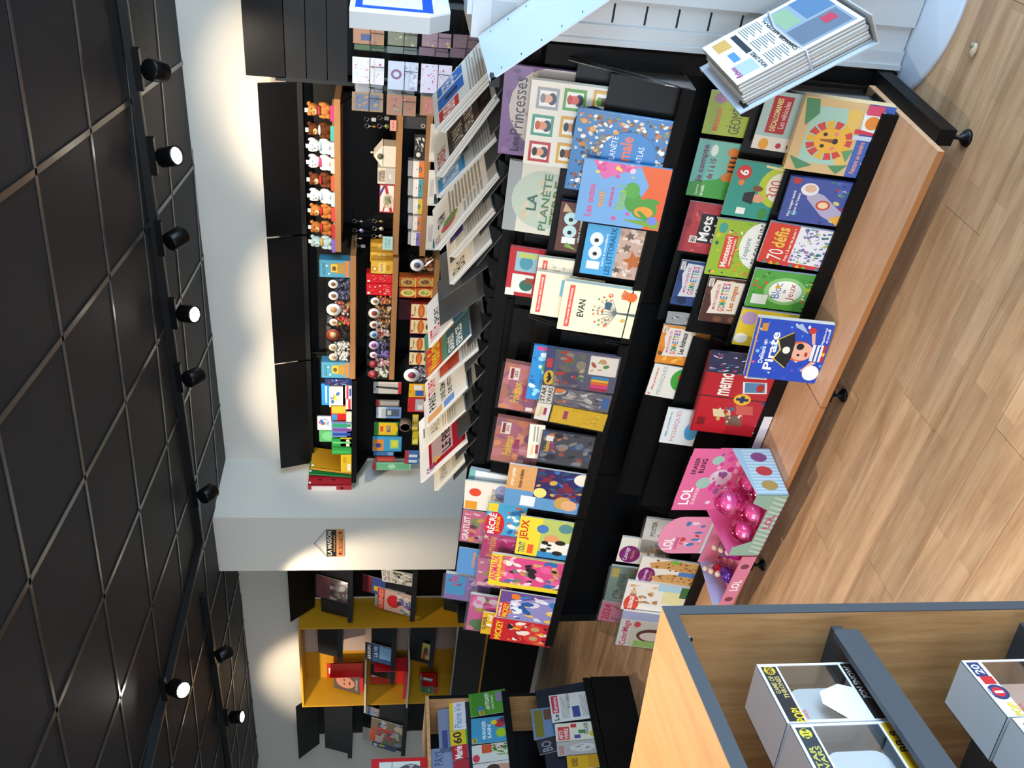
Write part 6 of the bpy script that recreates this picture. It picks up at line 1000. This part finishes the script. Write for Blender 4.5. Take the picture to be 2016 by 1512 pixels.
shelfmag('yellow and white magazine with a big 60', (272, 560), (264, 445), -.0, zA+.02, '#e0c024', [('t', '60', .08, .78, .9, .95, '#222'), ('r', 0, 0, 1, .70, '#dfe3e0'), ('r', 0, .60, 1, .70, '#3f9a3a')])
shelfmag('red women’s magazine with a white title beside the big 60', (288, 672), (280, 562), -.0, zA+.02, '#c21f2c', [('t', 'Marie', .06, .80, .95, .95, '#fff'), ('r', 0, .30, 1, .70, '#3a7ab8'), ('n', .05, .05, .95, .5, ['#d8a888', '#4a342e', '#c83a4a'], 12, .15, 4)])
shelfmag('recipe magazine with green vegetables and an orange heading', (445, 700), (437, 560), *A0, '#d8dcd4', [('e', .25, .9, .22, .09, '#d23a5a'), ('r', .5, .5, .98, .75, '#d2562c'), ('n', .3, .05, .95, .5, ['#5a8a3a', '#3a6a2a', '#a8322a', '#7aa84a'], 20, .1, 6)])
shelfmag('dull red magazine with a dark portrait', (300, 780), (290, 680), -.0, zA+.02, '#b02a38', [('n', .05, .05, .95, .7, ['#3a2c28', '#c8a088', '#5a3a34', '#8a5a50'], 16, .15, 7)])
shelfmag('white health magazine with a woman’s portrait', (455, 830), (446, 708), *A0, '#dcd8d4', [('t', 'vie', .05, .85, .5, .96, '#c82a3a'), ('e', .6, .3, .24, .28, '#c89a84'), ('e', .6, .5, .26, .16, '#4a342c')])
shelfmag('blue-grey financial magazine standing behind the white one', (182, 620), (166, 272), -.05, zA+.06, '#7a87a4', [('r', .12, .25, .92, .78, '#2f3f80'), ('t', 'Investir', .18, .62, .88, .76, '#aab4d4'), ('r', .1, .84, .5, .94, '#3a4a80')])
shelfmag('pale blue newspaper with a dark picture behind the red magazine', (108, 780), (112, 585), -.05, zA+.06, '#8794b4', [('t', 'PAYS', .3, .80, .9, .94, '#4a5a90'), ('r', .1, .1, .9, .6, '#1c2430'), ('r', .2, .4, .6, .55, '#7a2a34')])
shelfmag('red-headed finance newspaper Le Revenu in the lower rack', (1078, 375), (1048, 160), *B0, '#dcdbd8', [('r', .32, .80, .96, .96, '#c8324a'), ('t', 'Le', .06, .82, .28, .94, '#1c1c1c'), ('t', 'Revenu', .36, .83, .92, .93, '#f2d8d8'), ('r', .1, .3, .5, .48, '#3a4a8a'), ('t', 'NOS CONSEILS', .45, .52, .98, .58, '#333')]+lines(.1, .56, .9, .74, 5)+lines(.1, .08, .9, .26, 5))
shelfmag('white magazine with red title block and coloured puzzle pieces', (1108, 525), (1096, 385), *B0, '#e0dcc8', [('r', .06, .66, .8, .94, '#d2404a'), ('t', 'ARTS', .1, .82, .6, .92, '#f0e8e0'), ('t', 'VIVRE', .1, .69, .7, .79, '#f0e8e0'), ('r', .1, .4, .3, .55, '#5a4a9a'), ('r', .36, .28, .56, .44, '#3f8a4a'), ('r', .72, .48, .92, .62, '#c83a3a'), ('t', 'DEPLACER', .3, .2, .95, .3, '#4a5a3a'), ('e', .3, .1, .16, .08, '#d8b83a')], kind='soft')
shelfmag('olive and blue magazine behind the finance newspaper', (932, 510), (906, 268), .08, zB+.05, '#6f86a8', [('r', .06, .78, .94, .95, '#7a7424'), ('r', .6, .55, .94, .75, '#6a4a3c'), ('r', .1, .1, .5, .6, '#4a6a9a'), ('n', .3, .1, .9, .5, ['#7a5a44', '#3a4a6a', '#a88a6a'], 10, .1, 8)])
shelfmag('dark magazine with pale initials behind the puzzle magazine', (990, 625), (936, 518), .08, zB+.05, '#2c2a30', [('t', 'BO', .1, .7, .8, .92, '#8a8a98'), ('r', .6, .1, .95, .5, '#8a3a34')])
shelfmag('grey portrait magazine in the lower rack', (1120, 640), (1110, 530), *B0, '#b8b4b0', [('e', .5, .4, .3, .3, '#d8d4d0'), ('n', .2, .2, .8, .6, ['#8a8784', '#c8c4c0'], 12, .1, 5), ('t', 'CAUSE', .05, .84, .7, .95, '#c8502e')])
shelfmag('yellow magazine lying in front of the lower rack', (1200, 745), (1190, 640), .136, zB-.016, '#d8a81e', [('r', 0, 0, 1, .4, '#c8941a'), ('t', 'IDÉES', .2, .7, .8, .9, '#5a3a10')])
# red framed book display on top of the unit
P5 = lambda x, y: (680+x/9.164, 1350+y/9.164)
a, b = on_x(*P5(1420, 1485), XM-.05), on_x(*P5(1420, 1090), XM-.05); zt = float(on_x(*P5(475, 1110), XM-.05)[2])
t = thing('book_stand', 'red framed counter stand with a white romance cover on the low unit', 'display stand', frame(((XM-.05), float(a[1])-.05, zmt), (0, 1, 0), (0, 0, 1), (1, 0, 0)))
wR = float(b[1]-a[1])+.10; hR = zt-zmt
MB().box(-wR/2, 0, -.06, wR/2, hR, 0, mat('#cf1e26', .35, coat=.3)).build('frame', t)
art(t, wR, hR, bg='#cf1e26', items=[('r', .0, .13, .90, .86, '#e2e6e2'), ('r', .0, .13, .76, .60, '#c8d8d4'), ('r', .1, .62, .9, .64, '#9aa8a4'), ('e', .45, .30, .38, .30, '#5a585c'), ('e', .3, .5, .16, .16, '#b98f78'), ('t', 'ROMAN', .25, .24, .8, .34, '#e8e4e0')], name='cover_print')
# ================================================================ yellow niche and magazine bays on the far wall
YEL, YELI = mat('#c8921a', .45, coat=.1), mat('#c08a16', .5)
nx0, nx1, ny0, nzt, nzb = -7.378, -6.227, 4.813, 2.258, .62
ni = thing('yellow_niche', 'tall mustard yellow display niche on the wall beyond the pillar', 'display niche', ((nx0+nx1)/2, 5.0, 0)); nxm, nym = (nx0+nx1)/2, 5.0
T_ = .018
for nm, bb in (('side_panel', (nx0, ny0, nzb, nx0+T_, WY-.002, nzt)), ('side_panel', (nx1-T_, ny0, nzb, nx1, WY-.002, nzt)), ('top_panel', (nx0+T_, ny0, nzt-T_, nx1-T_, WY-.002, nzt)), ('bottom_panel', (nx0+T_, ny0, nzb, nx1-T_, WY-.002, nzb+T_))):
    MB().box(bb[0]-nxm, bb[1]-nym, bb[2], bb[3]-nxm, bb[4]-nym, bb[5], YEL).build(nm, ni)
MB().box(nx0-nxm, -.12, .12, nx1-nxm, .10, nzb-.002, BLACK).build('plinth', ni)
zg = float(on_y(896, 1300, 4.81)[2])
MB().box(nx0+T_-nxm, -.172, nzb+T_, nx1-T_-nxm, -.166, zg, mat('#0b0b0c', .25)).build('dark_glass', ni)
MB().box(nx0+T_-nxm, -.18, zg, nx1-T_-nxm, -.16, zg+.012, mat('#b9b2a8', .5)).build('glass_edging', ni)
MB().box(nx0+T_-nxm, .115, nzb+T_, nx0+.42-nxm, .12, nzt-T_, YELI).build('back_panel', ni)
MB().box(nx0+.42-nxm, .113, nzb+T_, nx1-T_-nxm, .12, nzt-T_, mat('#b8a090', .7)).build('back_paper', ni)
C4 = (560, 1150, 5.6); q4 = lambda x, y: cornerpx(C4, (x, y))
for xx in (875, 1345):
    z = float(on_y(*q4(xx+5, 1200), 4.77)[2]); xl = float(on_y(*q4(xx+5, 1420 if xx < 1000 else 1365), 4.77)[0]); xr = float(on_y(*q4(xx, 860 if xx < 1000 else 700), 5.0)[0])
    MB().box(xl-nxm, -.23, z-.014, xr-nxm, .11, z, mat('#cfc8c0', .4)).build('white_shelf', ni)
def wall_tray(par, x0, x1, z, xo, yo, yf=4.86, hgt=.20, dep=.0):
    MB().box(x0-xo, yf-yo-.002, z-.03, x1-xo, yf-yo+.006, z+.012, DGREY).build('front_lip', par)
    MB().box(x0-xo, yf-yo, z-.03, x1-xo, 5.10-yo, z-.022, DGREY).build('tray_floor', par)
    a, b = yf-yo+.04, yf-yo+.04+hgt*.35; m = MB()
    m.add([(x0-xo, a, z-.02), (x1-xo, a, z-.02), (x1-xo, b, z+hgt), (x0-xo, b, z+hgt), (x0-xo, a+.005, z-.02), (x1-xo, a+.005, z-.02), (x1-xo, b+.005, z+hgt), (x0-xo, b+.005, z+hgt)], [(0, 1, 2, 3), (7, 6, 5, 4), (0, 4, 5, 1), (1, 5, 6, 2), (2, 6, 7, 3), (3, 7, 4, 0)], DGREY).build('tilted_back', par)
for zx, yy0, yy1 in ((600, 505, 860), (1190, 505, 1100), (1620, 505, 930)):
    z = float(on_y(*q4(zx, (yy0+yy1)/2), 4.87)[2]); xr = nx1-T_-.002; xl = float(on_y(*q4(zx, yy1), 4.87)[0]); wall_tray(ni, xl, xr, z, nxm, nym, 4.87, .19)
WLEAN = math.radians(19); WS_ = np.array([0, math.sin(WLEAN), math.cos(WLEAN)]); WO = np.array([0, -math.cos(WLEAN), math.sin(WLEAN)])
def wallmag(label, crop, tl, tr, Y, zf, col, items, h=None, t=.005, cat='magazine', kind='soft', name='magazine', **k):
    p0 = np.array([-6., Y, zf if zf is not None else 1.6]); M, W, H = place(cornerpx(crop, tl), cornerpx(crop, tr), p0, FX, WS_, WO, zf, h, 8)
    return book(name, label, cat, M, W, H, t, col, items, None, kind, **k)
zt_ = lambda zx, yc: float(on_y(*q4(zx, yc), 4.87)[2])
wallmag('blue and black magazine in the yellow niche with white block letters', C4, (890, 825), (892, 635), 4.885, zt_(1190, 800)-.012, '#2f5a8a', [('r', 0, .74, 1, 1, '#1c2430'), ('t', 'SAVOIRS', .08, .80, .92, .92, '#dfe4e8'), ('r', .25, .04, .95, .50, '#8ab8dc'), ('t', 'LA VIE', .3, .56, .9, .68, '#e8ecf0')])
wallmag('celebrity magazine with a yellow corner in the niche’s lower black rack', C4, (1505, 815), (1525, 650), 4.885, zt_(1620, 760)-.012, '#d8c02e', [('e', .5, .42, .26, .3, '#c8906a'), ('e', .5, .66, .3, .2, '#4a2f20'), ('r', .0, .6, .35, .95, '#c83a3a'), ('n', .05, .05, .95, .3, ['#e8e0d8', '#d8b83a', '#a8a098'], 10, .1, 3)])
for k, (r, nm) in enumerate((((465, 935, 870, 1090), 'upper'), ((945, 870, 1345, 1160), 'middle'), ((1490, 1035, 1680, 1090), 'lower'))):
    x0, y0, x1, y1 = r; xr, xl = float(on_y(*q4((x0+x1)/2, y0), 4.95)[0]), float(on_y(*q4((x0+x1)/2, y1), 4.95)[0]); zt, zb = float(on_y(*q4(x0, (y0+y1)/2), 4.95)[2]), float(on_y(*q4(x1, (y0+y1)/2), 4.95)[2])
    t = thing('acrylic_holder', 'glossy red folded acrylic book holder, %s one in the yellow niche' % nm, 'book holder', frame(((xl+xr)/2, 4.98, zb), (1, 0, 0), (0, 1, 0), (0, 0, 1)))
    w, h = xr-xl, zt-zb; RD = mat('#c4141a', .2, coat=.6)
    MB().box(-w/2, .03, 0, w/2, .036, h, RD).build('back', t); MB().box(-w/2, -.13, 0, w/2, .036, .005, RD).build('base', t); MB().box(-w/2, -.135, 0, w/2, -.130, .03, RD).build('front_lip', t)
    MB().box(w/2-.005, -.12, .0, w/2, .036, h*.9, RD).build('side', t); MB().box(-w*.2, .0285, h*.72, w*.2, .03, h*.95, mat('#e8e4de', .6)).build('label_card', t)
zr1 = float(on_y(*q4(870, 1010), 4.88)[2])
wallmag('paperback with a man’s face in the upper red holder', C4, (548, 1140), (545, 955), 4.90, zr1+.02, '#4a4442', [('e', .5, .58, .34, .34, '#b98270'), ('e', .4, .62, .05, .03, '#2a2220'), ('e', .62, .62, .05, .03, '#2a2220'), ('e', .5, .42, .12, .04, '#7a3a34'), ('r', .1, .1, .9, .24, '#5a5452'), ('t', 'LES ANNÉES', .2, .14, .8, .20, '#c8c0b8')], t=.02, name='paperback', cat='book')
wallmag('teal hardback with a yellow mark in the lowest part of the niche', C4, (1500, 1190), (1490, 1045), 4.90, zt_(1640, 1100)+.0, '#2f8a78', [('e', .3, .3, .12, .1, '#d8c83a'), ('n', .1, .1, .9, .9, ['#3a9a86', '#1f5a50'], 12, .1, 3)], t=.03, name='hardback', cat='book', kind='hard')
def mag_bay(label, x0, x1, trays):
    xm = (x0+x1)/2; u = thing('magazine_bay', label, 'magazine rack', (xm, 5.1, 0))
    MB().box(x0-xm, .005, .2, x1-xm, .022, 2.15, BLACK).build('back_panel', u)
    m = MB(); m.add([(x0-xm, -.10, 2.13), (x1-xm, -.10, 2.13), (x1-xm, -.26, 2.32), (x0-xm, -.26, 2.32), (x0-xm, -.09, 2.13), (x1-xm, -.09, 2.13), (x1-xm, -.25, 2.32), (x0-xm, -.25, 2.32)], [(0, 1, 2, 3), (7, 6, 5, 4), (0, 4, 5, 1), (1, 5, 6, 2), (2, 6, 7, 3), (3, 7, 4, 0)], BLACK).build('header_panel', u)
    for z in trays: wall_tray(u, x0, x1, z, xm, 5.1, 4.83, .24)
    return u
C6 = (560, 1110, 8.4); q6 = lambda x, y: cornerpx(C6, (x, y))
zr_ = [float(on_y(*q6(1070, 500), 4.83)[2]), float(on_y(*cornerpx((450, 1100, 3.665), (1330, 250)), 4.83)[2])]; zr_.append(2*zr_[1]-zr_[0])
mag_bay('black wall magazine rack between the pillar and the yellow niche', -6.18, -5.2, zr_)
mag_bay('black wall magazine rack on the far side of the yellow niche', -8.30, -7.42, zr_)
wallmag('glossy red and silver wrapped magazine beside the pillar', C6, (525, 525), (525, 175), 4.845, zr_[0]-.01, '#7a3a40', [('r', 0, .55, 1, 1, '#8f4a50')]+shot(['#b8b2a8', '#5a5450', '#8a8680', '#d8d4cc', '#3a3634'], 36, .1, 3, .6), sleeve=True)
wallmag('small blue and red wrapped magazine in the second row beside the pillar', C6, (1290, 440), (1300, 175), 4.90, zr_[1]+.12, '#3a4a8a', [('r', 0, .6, 1, 1, '#7a2a30'), ('r', .2, .1, .5, .5, '#c8b83a')], h=.2)
wallmag('car magazine with black and white AUTO HEROES title', C6, (1620, 285), (1600, 75), 4.845, zr_[1]-.01, '#c8c2ba', [('r', 0, .72, 1, 1, '#e2ded6'), ('t', 'AUTO', .08, .86, .92, .97, '#1a1a1a'), ('t', 'HEROES', .08, .74, .92, .84, '#1a1a1a')]+shot(['#8a8680', '#e8e4dc', '#3a3836', '#b0aca4', '#5a6a4a'], 40, .1, 5, .7))
wallmag('motoring magazine with a red car and red masthead', C6, (1530, 725), (1545, 385), 4.85, zr_[1]-.01, '#c8a49a', [('r', 0, .80, 1, 1, '#c23a34'), ('t', 'USINES', .06, .84, .94, .96, '#e8b0a0'), ('e', .5, .55, .3, .18, '#c8202c')]+shot(['#3a3a40', '#c8b8a8', '#6a5a9a', '#4a8a8a', '#d8d0c8'], 30, .1, 6, .45))
wallmag('pale teal magazine edge behind the red car magazine', C6, (1490, 690), (1500, 360), 4.88, zr_[1]+.04, '#7aa0a0', [], h=.27)
wallmag('pink and white magazine beside the car magazines', C6, (1650, 330), (1640, 290), 4.88, zr_[1]+.0, '#d8b0b0', [], h=.26)
C7 = (680, 1350, 9.164)
wallmag('blue-titled magazine in the far rack touching the yellow niche', C7, (330, 490), (350, 355), 4.90, zr_[1]+.03, '#8a8694', [('r', 0, .85, 1, 1, '#d8d4cc'), ('t', 'BIO', .05, .66, .7, .82, '#3a9ad0')]+shot(['#6a6874', '#b8b0b0', '#c85a6a', '#d8c83a', '#4a4a58'], 26, .12, 8, .62), h=.28)
wallmag('colourful collage magazine in the far rack beyond the yellow niche', C7, (440, 975), (470, 570), 4.85, zr_[1]-.01, '#7a6a58', [('r', 0, .84, .5, 1, '#d2562c'), ('r', .0, .62, .3, .84, '#d8a898'), ('r', .55, .2, .66, .9, '#c84a3c')]+shot(['#5a7a4a', '#a8b8c8', '#3a3a40', '#c8b49a', '#b83a34', '#8a9ab0'], 40, .1, 9, .8))
wallmag('small beige magazine peeking out at the far rack', C7, (305, 960), (315, 745), 4.90, zr_[1]+.03, '#b8aa98', shot(['#c89a8a', '#a8b070', '#d8ccc0'], 12, .14, 10), h=.26)
wallmag('dark blue magazine below the collage magazine', C7, (480, 1075), (490, 985), 4.86, zr_[1]-.0, '#2c3a6a', [('e', .5, .6, .2, .15, '#c8c83a'), ('r', .1, .8, .6, .95, '#d8dce8')], h=.25)
